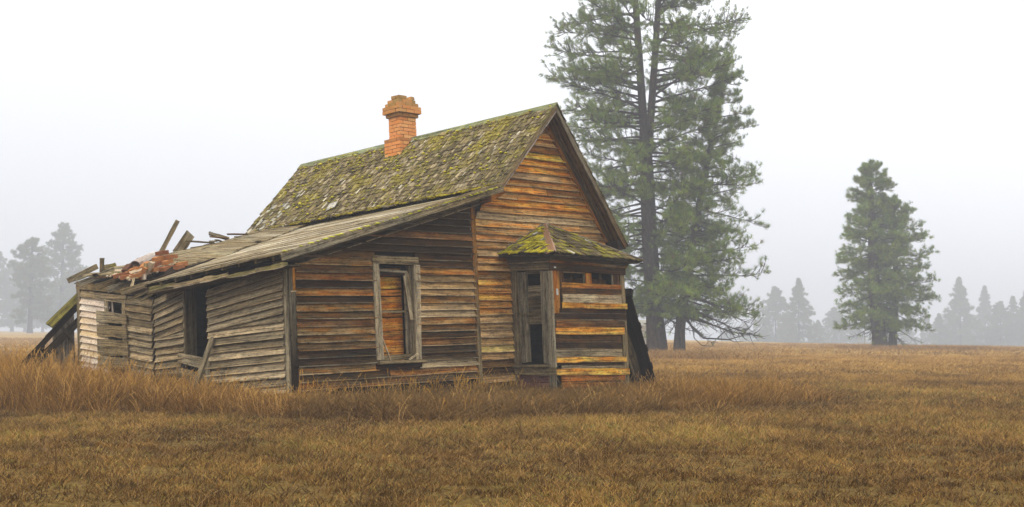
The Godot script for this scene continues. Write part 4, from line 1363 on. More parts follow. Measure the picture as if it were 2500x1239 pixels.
func make_fallen_frame() -> void:
	var base := V(-0.3, 7.2, 0.6)
	var o := M(base)
	var n := loose("fallen_roof_frame", "collapsed porch frame of mossy timbers slanting down from the shed's back corner", "ruin", base)
	var g := {"origin": o, "seg": 4, "other": TINT["D"], "vary": 0.16, "ends": 0.02}
	var mossy: Dictionary = g.duplicate()
	mossy.other = Color(0.30, 0.27, 0.03)
	bar(n, "mossy_board", V(0.34, 7.16, 2.66), V(-0.42, 7.16, 2.00), 0.17, 0.04, V(-0.45, -0.7, 0.6), Color(0.24, 0.20, 0.06), mossy)
	bar(n, "rafter", V(0.34, 7.2, 2.46), V(-1.55, 7.2, 0.68), 0.11, 0.07, V(-0.3, -1, 0.2), shade(TINT["G"], 0.42), g)
	bar(n, "rafter", V(0.36, 7.3, 2.10), V(-1.15, 7.3, 0.80), 0.15, 0.07, V(-0.3, -1, 0.2), shade(TINT["G"], 0.32), g)
	bar(n, "ledger", V(0.3, 7.22, 2.44), V(-0.45, 7.22, 1.78), 0.035, 0.04, V(-0.3, -1, 0.2), TINT["S"], g)
	bar(n, "brace", V(-0.17, 7.24, 2.08), V(0.17, 7.24, 1.62), 0.055, 0.03, V(-0.3, -1, 0), shade(TINT["G"], 0.5), g)
	board(n, "dark_board", [V(-0.98, 7.36, 0.75), V(-0.62, 7.36, 0.72), V(-0.40, 7.36, 1.62), V(-0.72, 7.36, 1.28)], V(0, 0.03, 0), TINT["D"], {"origin": o, "seg": 2})
	var tops := [1.98, 2.12, 2.27, 2.40]
	for i in 4:
		var s0 := -0.18 + 0.125 * i
		board(n, "wall_plank", [V(s0 + 0.02, 7.46, 0.3), V(s0 + 0.12, 7.46, 0.3), V(s0 + 0.118, 7.44, tops[i] + 0.09), V(s0, 7.44, tops[i])], V(0, 0.025, 0), shade(mixed(TINT["S"], TINT["P"], 0.15 + 0.12 * i), 0.85), {"origin": o, "seg": 1, "vary": 0.1})


func make_leaning_panel() -> void:
	var base := V(9.3, -0.7, 0.0)
	var o := M(base)
	var n := loose("leaning_panel", "dark plank door with cleats leaning against the right side of the bay window", "panel", base)
	var lean := V(0.78, 0, -1.95)
	var top := V(8.50, 0, 1.98)
	for i in 4:
		var t0 := -1.06 + 0.19 * i
		board(n, "panel_board", [V(top.x + 0.92, t0, -0.30), V(top.x + 0.92, t0 + 0.183, -0.30), V(top.x, t0 + 0.183, top.z - 0.03 * i), V(top.x, t0, top.z)], V(0.022, 0, 0.01), shade(TINT["D"], 0.7), {"origin": o, "seg": 1, "vary": 0.1, "other": TINT["D"]})
	for f in [0.03, 0.33, 0.55, 0.72, 0.9]:
		var at := V(top.x + 0.04 + 0.92 * f, -1.08, top.z - 2.28 * f)
		bar(n, "cleat", at, at + V(0, 0.8, 0), 0.16, 0.035, V(0.92, 0, 0.4), shade(TINT["D"], 0.8), {"origin": o, "seg": 2, "edge": TINT["L"]})
	bar(n, "top_rail", V(top.x - 0.02, -1.10, top.z - 0.02), V(top.x - 0.02, -0.2, top.z - 0.02), 0.14, 0.10, V(-0.92, 0, 0.4), shade(TINT["D"], 0.7), {"origin": o, "seg": 2})
	loose_plank("warped dark board propped inside the leaning plank door by the bay", V(8.95, -0.95, -0.25), V(8.42, -0.80, 1.35), 0.17, 0.03, V(-0.6, -0.8, 0), shade(TINT["D"], 1.1), {"bow": V(0.05, 0, 0.02)})
	loose_plank("thin grey stick leaning at the bay window's lower right corner", V(8.72, -1.05, -0.2), V(8.38, -1.0, 0.62), 0.025, 0.02, V(-0.6, -0.8, 0), TINT["S"], {})


# ---------------------------------------------------------------- the land

var roll := FastNoiseLite.new()


func ground(x: float, z: float) -> float:
	var d := -z
	var far := 1.75 - 0.0065 * x if x < 45.0 else 1.46 - 0.027 * (x - 45.0)
	var q := maxf(0.0, d - 24.0)
	var w := 5.0 * q / (q + 1500.0)
	var y := far * w - 0.004 * x * clampf(d / 24.0, 0.0, 1.0)
	y += roll.get_noise_2d(x, z) * 0.05
	if d > 450.0:
		y -= (d - 450.0) * 0.004
	return y


func tall_grass_amount(x: float, z: float) -> float:
	# how much of the tall unmown grass grows at a place: a belt round the house, a wedge out to the right, tufts at the pines
	var d := -z
	var edge: float
	var at := [-30.0, -9.0, -3.5, -1.5, 0.4, 1.9, 3.6, 5.6, 7.0]
	var by := [22.0, 21.6, 19.9, 19.0, 20.0, 21.6, 23.2, 24.8, 27.0]
	edge = by[0]
	for i in 8:
		if x >= at[i]:
			edge = lerpf(by[i], by[i + 1], clampf((x - at[i]) / (at[i + 1] - at[i]), 0.0, 1.0))
	edge += (roll.get_noise_2d(x * 6.0, z * 6.0) * 0.9 + roll.get_noise_2d(x * 26.0, z * 26.0) * 0.7)
	var back := 36.0 if x < -5.0 else lerpf(36.0, 29.0, clampf((x + 5.0) / 8.0, 0.0, 1.0))
	if x > 4.0:
		back = lerpf(29.0, 26.6, clampf((x - 4.0) / 2.6, 0.0, 1.0))
	var a := smoothstep(edge - 0.5, edge + 1.1, d) * (1.0 - smoothstep(back - 2.0, back + 1.0, d))
	if x > 5.0:
		a *= 1.0 - smoothstep(5.0, 7.2, x)
	# a band before the pines
	var p := (1.0 - smoothstep(0.6, 1.0, absf(d - 70.0) / 7.5)) * smoothstep(3.0, 6.0, x) * (1.0 - smoothstep(9.0, 14.0, x))
	var r := (1.0 - smoothstep(0.5, 1.0, absf(d - 115.0) / 6.0)) * smoothstep(28.5, 32.0, x) * (1.0 - smoothstep(38.0, 46.0, x))
	return maxf(a, maxf(p * 0.8, r * 0.9))


func in_house(x: float, z: float) -> bool:
	var p := Vector3(x, 0, z) - HOUSE
	var s := (p.x * 0.6561 + p.z * -0.7547)
	var t := (p.x * -0.7547 + p.z * -0.6561)
	if s > -0.02 and s < 9.2 and t > 0.0 and t < 7.75 and not (s < 4.7 and t > 6.75):
		return true
	return s > 5.8 and s < 8.3 and t > -1.1 and t <= 0.0


func make_ground() -> void:
	roll.seed = 9
	roll.frequency = 0.06
	roll.fractal_octaves = 3
	var patch := noise(21, 0.09, 4)
	var zs := []
	var z := 25.0
	while z > -1100.0:
		zs.append(z)
		z -= maxf(0.6, 0.035 * absf(z - 8.0))
	var xs := []
	for i in 121:
		var f := (i - 60) / 60.0
		xs.append(26.0 * f + 874.0 * f * absf(f) * f * f)
	var v := PackedVector3Array()
	var n := PackedVector3Array()
	var c := PackedColorArray()
	var uv := PackedVector2Array()
	var ix := PackedInt32Array()
	for zz in zs:
		for x in xs:
			v.append(Vector3(x, ground(x, zz), zz))
			n.append(Vector3(ground(x - 0.5, zz) - ground(x + 0.5, zz), 1.0, ground(x, zz - 0.5) - ground(x, zz + 0.5)).normalized())
			var k := clampf(0.5 + patch.get_noise_2d(x, zz * 0.6) * 0.9, 0.0, 1.0)
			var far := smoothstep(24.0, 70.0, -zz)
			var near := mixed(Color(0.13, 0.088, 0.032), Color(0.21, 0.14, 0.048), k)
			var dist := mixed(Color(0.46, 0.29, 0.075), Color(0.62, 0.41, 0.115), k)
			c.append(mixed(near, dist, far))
			uv.append(Vector2(x, zz) / lerpf(3.0, 14.0, 0.0))
	var w := xs.size()
	for i in zs.size() - 1:
		for j in w - 1:
			var a := i * w + j
			ix.append_array(PackedInt32Array([a, a + w, a + 1, a + 1, a + w, a + w + 1]))
	var arr := []
	arr.resize(Mesh.ARRAY_MAX)
	arr[Mesh.ARRAY_VERTEX] = v
	arr[Mesh.ARRAY_NORMAL] = n
	arr[Mesh.ARRAY_COLOR] = c
	arr[Mesh.ARRAY_TEX_UV] = uv
	arr[Mesh.ARRAY_INDEX] = ix
	var m := ArrayMesh.new()
	m.add_surface_from_arrays(Mesh.PRIMITIVE_TRIANGLES, arr)
	var o := MeshInstance3D.new()
	o.name = "ground"
	o.mesh = m
	o.material_override = mats["soil"]
	add_child(o, true)
	tag(o, "flat field of brown autumn earth and matted grass", "field", "", "structure")


func tuft(blades: int, spread: float, low: float, high: float, width: float, bend: float, seed_: int) -> ArrayMesh:
	var g := RandomNumberGenerator.new()
	g.seed = seed_
	var b := MB.new()
	for i in blades:
		var a := g.randf() * TAU
		var r := sqrt(g.randf()) * spread
		var foot := Vector3(cos(a) * r, -0.01, sin(a) * r)
		var h := g.randf_range(low, high)
		var out := Vector3(cos(a + g.randf_range(-1.2, 1.2)), 0, sin(a + g.randf_range(-1.2, 1.2))) * h * bend * g.randf_range(0.2, 1.3)
		var w := width * g.randf_range(0.6, 1.3)
		var fa := g.randf() * TAU
		var side := Vector3(cos(fa), 0, sin(fa)) * w * 0.5
		var mid := foot + Vector3.UP * h * 0.55 + out * 0.35
		var tip := foot + Vector3.UP * h * g.randf_range(0.85, 1.0) + out
		var k := g.randf_range(0.45, 1.6)
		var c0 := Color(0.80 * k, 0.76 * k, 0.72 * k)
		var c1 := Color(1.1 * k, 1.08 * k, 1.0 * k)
		var nn := side.cross(Vector3.UP).normalized().lerp(Vector3.UP, 0.45).normalized()
		var s := b.v.size()
		b.v.append_array(PackedVector3Array([foot - side, foot + side, mid - side * 0.8, mid + side * 0.8, tip]))
		b.n.append_array(PackedVector3Array([nn, nn, nn, nn, nn]))
		b.uv.append_array(PackedVector2Array([Vector2.ZERO, Vector2.ZERO, Vector2.ZERO, Vector2.ZERO, Vector2.ZERO]))
		b.c.append_array(PackedColorArray([c0, c0, mixed(c0, c1, 0.5), mixed(c0, c1, 0.5), c1]))
		b.ix.append_array(PackedInt32Array([s, s + 1, s + 2, s + 2, s + 1, s + 3, s + 2, s + 3, s + 4]))
	return b.done(true)


func stalk(seed_: int) -> ArrayMesh:
	var g := RandomNumberGenerator.new()
	g.seed = seed_
	var b := MB.new()
	for i in 3:
		var h := g.randf_range(0.55, 0.95)
		var a := g.randf() * TAU
		var foot := Vector3(cos(a), 0, sin(a)) * 0.04 * i
		var out := Vector3(cos(a), 0, sin(a)) * h * g.randf_range(0.05, 0.35)
		var pts := PackedVector3Array()
		var rad := PackedFloat32Array()
		for k in 5:
			var f := k / 4.0
			pts.append(foot + Vector3.UP * h * f * (1.0 - 0.12 * f) + out * f * f)
			rad.append(lerpf(0.0035, 0.0018, f))
		b.tube(pts, rad, 3, Color(1, 1, 1), false)
		var tip := pts[4]
		for k in 7:
			var d := (pts[4] - pts[3]).normalized()
			var q := tip - d * 0.02 * k
			var e := Vector3(g.randf_range(-1, 1), g.randf_range(0.2, 1), g.randf_range(-1, 1)).normalized() * 0.022
			b.tri(q, q + d * 0.03 + e, q + e * 0.6, Vector3.UP, Color(1.1, 1.0, 0.85))
	return b.done()


func scatter(called: String, label: String, mesh: Mesh, mat: String, places: Array) -> void:
	# places: [position, turn, size, height, colour, lean]
	var mm := MultiMesh.new()
	mm.transform_format = MultiMesh.TRANSFORM_3D
	mm.use_colors = true
	mm.mesh = mesh
	mm.instance_count = places.size()
	var buf := PackedFloat32Array()
	buf.resize(places.size() * 16)
	var at := 0
	for q in places:
		var ca: float = cos(q[1]) * q[2]
		var sa: float = sin(q[1]) * q[2]
		var p: Vector3 = q[0]
		var c: Color = q[4]
		var l: Vector2 = q[5]
		buf[at] = ca
		buf[at + 1] = l.x * q[3]
		buf[at + 2] = sa
		buf[at + 3] = p.x
		buf[at + 4] = 0.0
		buf[at + 5] = q[3]
		buf[at + 6] = 0.0
		buf[at + 7] = p.y
		buf[at + 8] = -sa
		buf[at + 9] = l.y * q[3]
		buf[at + 10] = ca
		buf[at + 11] = p.z
		buf[at + 12] = c.r
		buf[at + 13] = c.g
		buf[at + 14] = c.b
		buf[at + 15] = 1.0
		at += 16
	mm.buffer = buf
	var o := MultiMeshInstance3D.new()
	o.name = called
	o.multimesh = mm
	o.material_override = mats[mat]
	add_child(o, true)
	tag(o, label, "grass", "", "stuff")


func make_grass() -> void:
	rng.seed = 5
	var patch := noise(31, 0.22, 3)
	var fine := noise(32, 0.9, 2)
	var straw := []
	var olive := []
	var brown := []
	# mown-short grass of the field, thinning out with distance
	var bands := [[6.0, 14.0, 300.0, 0.85], [14.0, 24.0, 200.0, 1.05], [24.0, 42.0, 70.0, 1.4], [42.0, 80.0, 12.0, 2.4], [80.0, 190.0, 1.0, 5.5]]
	for b in bands:
		var d0: float = b[0]
		var d1: float = b[1]
		var half := d1 * 0.43 + 2.0
		var count := int((d1 - d0) * (d0 + d1) * 0.5 * 1.12 * b[2] + (d1 - d0) * 4.0 * b[2] * 0.6)
		for i in count:
			var d := sqrt(lerpf(d0 * d0, d1 * d1, rng.randf()))
			var x := rnd(-1, 1) * (d * 0.56 + 2.0)
			var z := -d
			if in_house(x, z):
				continue
			var tall := tall_grass_amount(x, z)
			if tall > 0.6 and rng.randf() < 0.7:
				continue
			var k := patch.get_noise_2d(x, z * 0.5)
			var f := fine.get_noise_2d(x, z)
			if d < 24.0 and f + k * 0.8 < -0.24 and rng.randf() < 0.7:
				continue
			var size: float = b[3] * rnd(0.75, 1.3)
			var h: float = (0.52 + 0.5 * rng.randf() + 0.35 * k) * pow(b[3], 0.75)
			var pos := Vector3(x, ground(x, z), z)
			var lean := Vector2(rnd(-0.2, 0.35), rnd(-0.2, 0.2))
			var far := smoothstep(24.0, 60.0, d)
			var r := rng.randf() + k * 0.6
			var tone := 0.9 + 0.32 * roll.get_noise_2d(x * 9.0, z * 5.0) + 0.25 * k
			if r < 0.36:
				brown.append([pos, rng.randf() * TAU, size, h * 0.9, shade(mixed(mixed(Color(0.07, 0.042, 0.018), Color(0.21, 0.115, 0.035), rng.randf()), Color(0.32, 0.18, 0.05), far * 0.8), tone), lean])
			elif r < 0.72 + 0.5 * far:
				straw.append([pos, rng.randf() * TAU, size, h, shade(mixed(mixed(Color(0.26, 0.145, 0.042), Color(0.47, 0.285, 0.088), rng.randf()), Color(0.50, 0.32, 0.095), far * 0.85), tone), lean])
			else:
				olive.append([pos, rng.randf() * TAU, size, h * 0.85, shade(mixed(mixed(Color(0.15, 0.125, 0.028), Color(0.36, 0.295, 0.058), rng.randf()), Color(0.44, 0.28, 0.075), far), tone), lean])
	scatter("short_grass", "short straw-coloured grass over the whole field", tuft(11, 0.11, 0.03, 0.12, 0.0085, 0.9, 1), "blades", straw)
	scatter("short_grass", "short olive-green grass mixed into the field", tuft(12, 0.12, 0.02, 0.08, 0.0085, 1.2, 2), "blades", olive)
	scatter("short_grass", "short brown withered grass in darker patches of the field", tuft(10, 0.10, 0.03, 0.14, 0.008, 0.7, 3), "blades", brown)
	# the tall belt
	var tall := []
	var tall_dark := []
	var stalks := []
	var stems := []
	for i in 60000:
		var d := rnd(18.0, 37.0)
		var x := rnd(-1, 1) * (d * 0.43 + 2.0)
		if d > 27.0 and x > -5.0 and rng.randf() < 0.6:
			continue
		var a := tall_grass_amount(x, -d)
		if rng.randf() > a or in_house(x, -d):
			continue
		if i % 5 > 1 and d > 30.0:
			continue
		var left := 1.0 - smoothstep(-9.0, -3.0, x)
		var right := smoothstep(1.0, 4.0, x)
		var h := lerpf(lerpf(0.62, 0.78, right), 1.30, left) * rnd(0.65, 1.15) * lerpf(0.55, 1.0, a)
		if x > -3.4 and x < 3.0:
			# shorter just before the front wall
			h *= 0.9
		var k := patch.get_noise_2d(x * 2.0, d * 2.0)
		var pos := Vector3(x, ground(x, -d), -d)
		var lean := Vector2(rnd(-0.35, 0.45), rnd(-0.3, 0.3))
		var gold := mixed(Color(0.25, 0.135, 0.036), Color(0.46, 0.265, 0.078), rng.randf())
		if x > -3.5:
			gold = mixed(gold, Color(0.20, 0.118, 0.040), lerpf(0.9, 0.15, right))
		if rng.randf() + k * 0.5 < 0.34:
			tall_dark.append([pos, rng.randf() * TAU, rnd(0.8, 1.3), h * 0.9, shade(gold, rnd(0.35, 0.75)), lean])
		else:
			tall.append([pos, rng.randf() * TAU, rnd(0.8, 1.3), h, shade(gold, rnd(0.5, 1.4)), lean])
		if rng.randf() < 0.22:
			stems.append([pos, rng.randf() * TAU, 1.0, h * rnd(0.5, 1.0), shade(gold, rnd(0.5, 1.7)), Vector2(rnd(-0.6, 0.6), rnd(-0.5, 0.5))])
		if rng.randf() < (0.10 if x < -3.5 else (0.012 if x < 2.0 else 0.03)):
			stalks.append([pos, rng.randf() * TAU, 1.0, rnd(0.6, 1.0) * lerpf(0.6, 1.3, left), mixed(Color(0.46, 0.24, 0.05), Color(0.66, 0.40, 0.13), rng.randf()), lean])
	for i in 15000:
		var d := rnd(62.0, 122.0)
		var x := rnd(3.0, 47.0)
		if rng.randf() > tall_grass_amount(x, -d):
			continue
		tall.append([Vector3(x, ground(x, -d), -d), rng.randf() * TAU, rnd(2.2, 3.6), rnd(0.5, 1.05), shade(Color(0.34, 0.205, 0.068), rnd(0.7, 1.1)), Vector2(rnd(-0.1, 0.2), 0)])
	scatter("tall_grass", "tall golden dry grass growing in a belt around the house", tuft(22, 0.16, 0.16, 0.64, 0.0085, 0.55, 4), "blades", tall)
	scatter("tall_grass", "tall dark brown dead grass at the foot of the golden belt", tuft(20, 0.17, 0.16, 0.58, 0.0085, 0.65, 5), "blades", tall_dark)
	scatter("bent_stems", "bent brown stems tangled through the tall grass round the house", stalk(12), "blades", stems)
	# thin dark weeds here and there in the short grass
	var weeds := []
	for i in 260:
		var d := sqrt(lerpf(64.0, 420.0, rng.randf()))
		var x := rnd(-1, 1) * (d * 0.43 + 1.0)
		if tall_grass_amount(x, -d) > 0.1:
			continue
		weeds.append([Vector3(x, ground(x, -d), -d), rng.randf() * TAU, 1.0, rnd(0.15, 0.36), mixed(Color(0.10, 0.06, 0.03), Color(0.26, 0.15, 0.06), rng.randf()), Vector2(rnd(-0.3, 0.3), rnd(-0.2, 0.2))])
	scatter("dry_weeds", "thin dark dead weed stems sticking up out of the short grass", stalk(9), "blades", weeds)
	# stalks with seed heads close to the walls
	for i in 150:
		var s := rnd(-0.2, 5.6)
		var t := -rnd(0.08, 0.7)
		if i % 3 == 0:
			s = -rnd(0.1, 0.9)
			t = rnd(0.0, 6.5)
		var p := HOUSE + M(V(s, t, 0))
		p.y = ground(p.x, p.z)
		stalks.append([p, rng.randf() * TAU, 1.0, rnd(0.4, 0.85), mixed(Color(0.52, 0.26, 0.04), Color(0.72, 0.42, 0.10), rng.randf()), Vector2(rnd(-0.2, 0.2), rnd(-0.1, 0.1))])
	scatter("seed_stalks", "thin golden stalks with seed heads standing before the house walls", stalk(6), "blades", stalks)


# ---------------------------------------------------------------- trees

func needle_tuft(count: int, length: float, width: float, seed_: int) -> ArrayMesh:
	var g := RandomNumberGenerator.new()
	g.seed = seed_
	var b := MB.new()
	for i in count:
		var a := g.randf() * TAU
		var up := g.randf_range(-0.25, 1.0)
		var d := Vector3(cos(a) * sqrt(1.0 - up * up), up, sin(a) * sqrt(1.0 - up * up))
		var l := length * g.randf_range(0.6, 1.1)
		var side := d.cross(Vector3(g.randf_range(-1, 1), g.randf_range(-1, 1), g.randf_range(-1, 1))).normalized() * width * 0.5
		var foot := Vector3.UP * length * g.randf_range(-0.45, 0.1)
		var k := g.randf_range(0.75, 1.25)
		var s := b.v.size()
		var tip := foot + d * l
		var nn := (d + Vector3.UP * 0.5).normalized()
		b.v.append_array(PackedVector3Array([foot - side, foot + side, tip]))
		b.n.append_array(PackedVector3Array([nn, nn, nn]))
		b.uv.append_array(PackedVector2Array([Vector2.ZERO, Vector2.ZERO, Vector2.ZERO]))
		b.c.append_array(PackedColorArray([Color(0.8, 0.8, 0.75) * k, Color(0.8, 0.8, 0.75) * k, Color(1.15, 1.15, 1.0) * k]))
		b.ix.append_array(PackedInt32Array([s, s + 1, s + 2]))
	return b.done(true)


func profile(p: Array, f: float) -> float:
	for i in p.size() - 1:
		if f <= p[i + 1][0]:
			return lerpf(p[i][1], p[i + 1][1], clampf((f - p[i][0]) / maxf(1e-4, p[i + 1][0] - p[i][0]), 0.0, 1.0))
	return p[p.size() - 1][1]


# A conifer: trunk paths, limbs with side shoots, and a crown of needle tufts at their ends.
# s: height, radius, path [[f, dx, dz]...], fork, left / right profiles [[f, reach]...], limbs, shoots, tuft (mesh), tuft_size, greens
func conifer(called: String, label: String, group: String, at: Vector3, s: Dictionary) -> Node3D:
	rng.seed = s.seed
	var t := thing(called, label, "tree", at, group)
	var H: float = s.height
	var path: Array = s.get("path", [[0.0, 0.0, 0.0], [1.0, 0.0, 0.0]])
	var px := []
	var pz := []
	for q in path:
		px.append([q[0], q[1]])
		pz.append([q[0], q[2]])
	var spot := func(f: float) -> Vector3: return Vector3(profile(px, f), H * f, profile(pz, f))
	var bark := Color(0.11, 0.078, 0.052)
	var trunk := MB.new()
	var pts := PackedVector3Array()
	var rad := PackedFloat32Array()
	var fork: float = s.get("fork", 2.0)
	for i in 15:
		var f := i / 14.0
		var p: Vector3 = spot.call(f)
		if f > fork:
			p.x -= (f - fork) * H * 0.055
		pts.append(p + Vector3(0, -0.3 if i == 0 else 0.0, 0))
		rad.append(s.radius * (pow(1.0 - f, 0.6) * (0.66 if f > fork else 1.0) + 0.02) * (1.25 if i == 0 else 1.0))
	trunk.tube(pts, rad, 12, bark)
	if fork < 1.0:
		var p2 := PackedVector3Array()
		var r2 := PackedFloat32Array()
		for i in 9:
			var f := lerpf(fork - 0.06, 0.96, i / 8.0)
			var p: Vector3 = spot.call(f)
			p.x += maxf(0.0, f - fork + 0.04) * H * 0.075
			p.z += maxf(0.0, f - fork) * H * 0.03
			p2.append(p)
			r2.append(s.radius * 0.62 * (pow(1.0 - f, 0.6) + 0.02))
		trunk.tube(p2, r2, 9, bark)
	part(t, "trunk", trunk.done(), mats["bark"])
	var limbs := MB.new()
	var tufts := []
	var lo: float = s.get("low", 0.1)
	var count: int = s.limbs
	var greens: Array = s.greens
	var fine: bool = s.get("fine", true)
	var clear: float = s.get("clear", 0.0)
	for i in count:
		var f := lo + (0.985 - lo) * pow((i + rng.randf()) / count, s.get("spread", 0.9))
		var az := i * 2.39996 + rnd(-0.5, 0.5)
		var side := cos(az)
		var reach: float = lerpf(profile(s.left, f), profile(s.right, f), 0.5 + 0.5 * side) * (1.04 - 0.55 * pow(rng.randf(), 1.6))
		if reach < 0.12:
			continue
		var start: Vector3 = spot.call(f)
		if f > fork:
			start.x += (f - fork) * H * (0.07 if side > 0.0 else -0.05)
		var dir := Vector3(cos(az), 0, sin(az) * 0.95)
		var rise := lerpf(s.get("droop", -0.15), 0.75, pow(f, 1.3)) + rnd(-0.28, 0.28)
		var bend := lerpf(0.35, 0.25, f) + rnd(-0.1, 0.2)
		var line := PackedVector3Array([start])
		var r := PackedFloat32Array()
		var r0: float = minf(s.radius * 0.28, 0.012 * reach + 0.02) * s.get("limb_fat", 1.0)
		r.append(r0)
		var p := start
		var e := rise - 0.15
		var wander := 0.0
		for k in 6:
			wander += rnd(-0.16, 0.16)
			var d := (dir.rotated(Vector3.UP, wander) + Vector3.UP * e).normalized()
			p += d * reach / 6.0 * lerpf(1.06, 0.95, f)
			e += (bend if k > 2 else -0.10) * 0.30
			line.append(p)
			r.append(r0 * (1.0 - (k + 1) / 6.6))
		limbs.tube(line, r, 5 if fine else 3, bark, false)
		var shoots: int = maxi(2, int(s.shoots * (0.45 + 0.55 * reach / s.widest)))
		for k in shoots:
			var g := lerpf(s.get("bare", 0.38), 1.0, pow((k + rng.randf()) / shoots, 0.8))
			var idx := clampi(int(g * 6.0), 0, 5)
			var q := line[idx].lerp(line[idx + 1], clampf(g * 6.0 - idx, 0.0, 1.0))
			var along := (line[idx + 1] - line[idx]).normalized()
			var aside := along.cross(Vector3(rnd(-1, 1), rnd(-1, 1), rnd(-1, 1))).normalized()
			var d: Vector3 = (along * rnd(0.35, 1.0) + aside * rnd(0.4, 1.0) + Vector3.UP * s.get("lift", 0.22)).normalized()
			var l: float = minf(reach * 0.33, s.get("shoot_length", 1.1)) * rnd(0.45, 1.1) * (1.15 - 0.5 * g)
			var mid := q + d * l * 0.5 + Vector3.DOWN * l * 0.06
			var tip := q + d * l + Vector3.UP * l * 0.08
			if fine:
				limbs.tube(PackedVector3Array([q, mid, tip]), PackedFloat32Array([r0 * 0.35, r0 * 0.25, 0.006]), 3, bark, false)
			for w in s.get("per_shoot", 3):
				var h := rnd(0.35, 1.05) if w else 1.03
				var c: Vector3 = q.lerp(tip, h) + Vector3(rnd(-1, 1), rnd(-0.5, 0.7), rnd(-1, 1)) * 0.12 * s.tuft_size
				if c.y < clear:
					continue
				var axis := (d + Vector3.UP * rnd(0.1, 0.9) + Vector3(rnd(-1, 1), 0, rnd(-1, 1)) * 0.4).normalized()
				var green := mixed(greens[0], greens[1], rng.randf())
				if rng.randf() < 0.012:
					green = Color(0.20, 0.10, 0.05)
				tufts.append([c, axis, s.tuft_size * rnd(0.7, 1.25), green])
		tufts.append([line[6], (line[6] - line[5]).normalized(), s.tuft_size, greens[1]])
	part(t, "limbs", limbs.done(), mats["bark"])
	crown(t, s.tuft, tufts)
	return t


func crown(t: Node3D, mesh: Mesh, tufts: Array) -> void:
	var a := mesh.surface_get_arrays(0)
	var shape: PackedVector3Array = a[Mesh.ARRAY_VERTEX]
	var tone: PackedColorArray = a[Mesh.ARRAY_COLOR]
	var v := PackedVector3Array()
	var c := PackedColorArray()
	var cached := {}
	for q in tufts:
		var y: Vector3 = q[1]
		var x := y.cross(Vector3(0.3, 0.1, 1.0)).normalized()
		var z := x.cross(y)
		var k: float = q[2]
		var green: Color = q[3]
		var key := int(green.r * 160.0) * 1000 + int(green.g * 160.0)
		if not cached.has(key):
			var made := PackedColorArray()
			for w in tone:
				made.append(Color(w.r * green.r, w.g * green.g, w.b * green.b))
			cached[key] = made
		v.append_array(Transform3D(Basis(x * k, y * k, z * k), q[0]) * shape)
		c.append_array(cached[key])
	var arr := []
	arr.resize(Mesh.ARRAY_MAX)
	arr[Mesh.ARRAY_VERTEX] = v
	arr[Mesh.ARRAY_COLOR] = c
	var m := ArrayMesh.new()
	m.add_surface_from_arrays(Mesh.PRIMITIVE_TRIANGLES, arr)
	part(t, "crown", m, mats["needles"])


func on_ground(x: float, z: float) -> Vector3:
	return Vector3(x, ground(x, z), z)


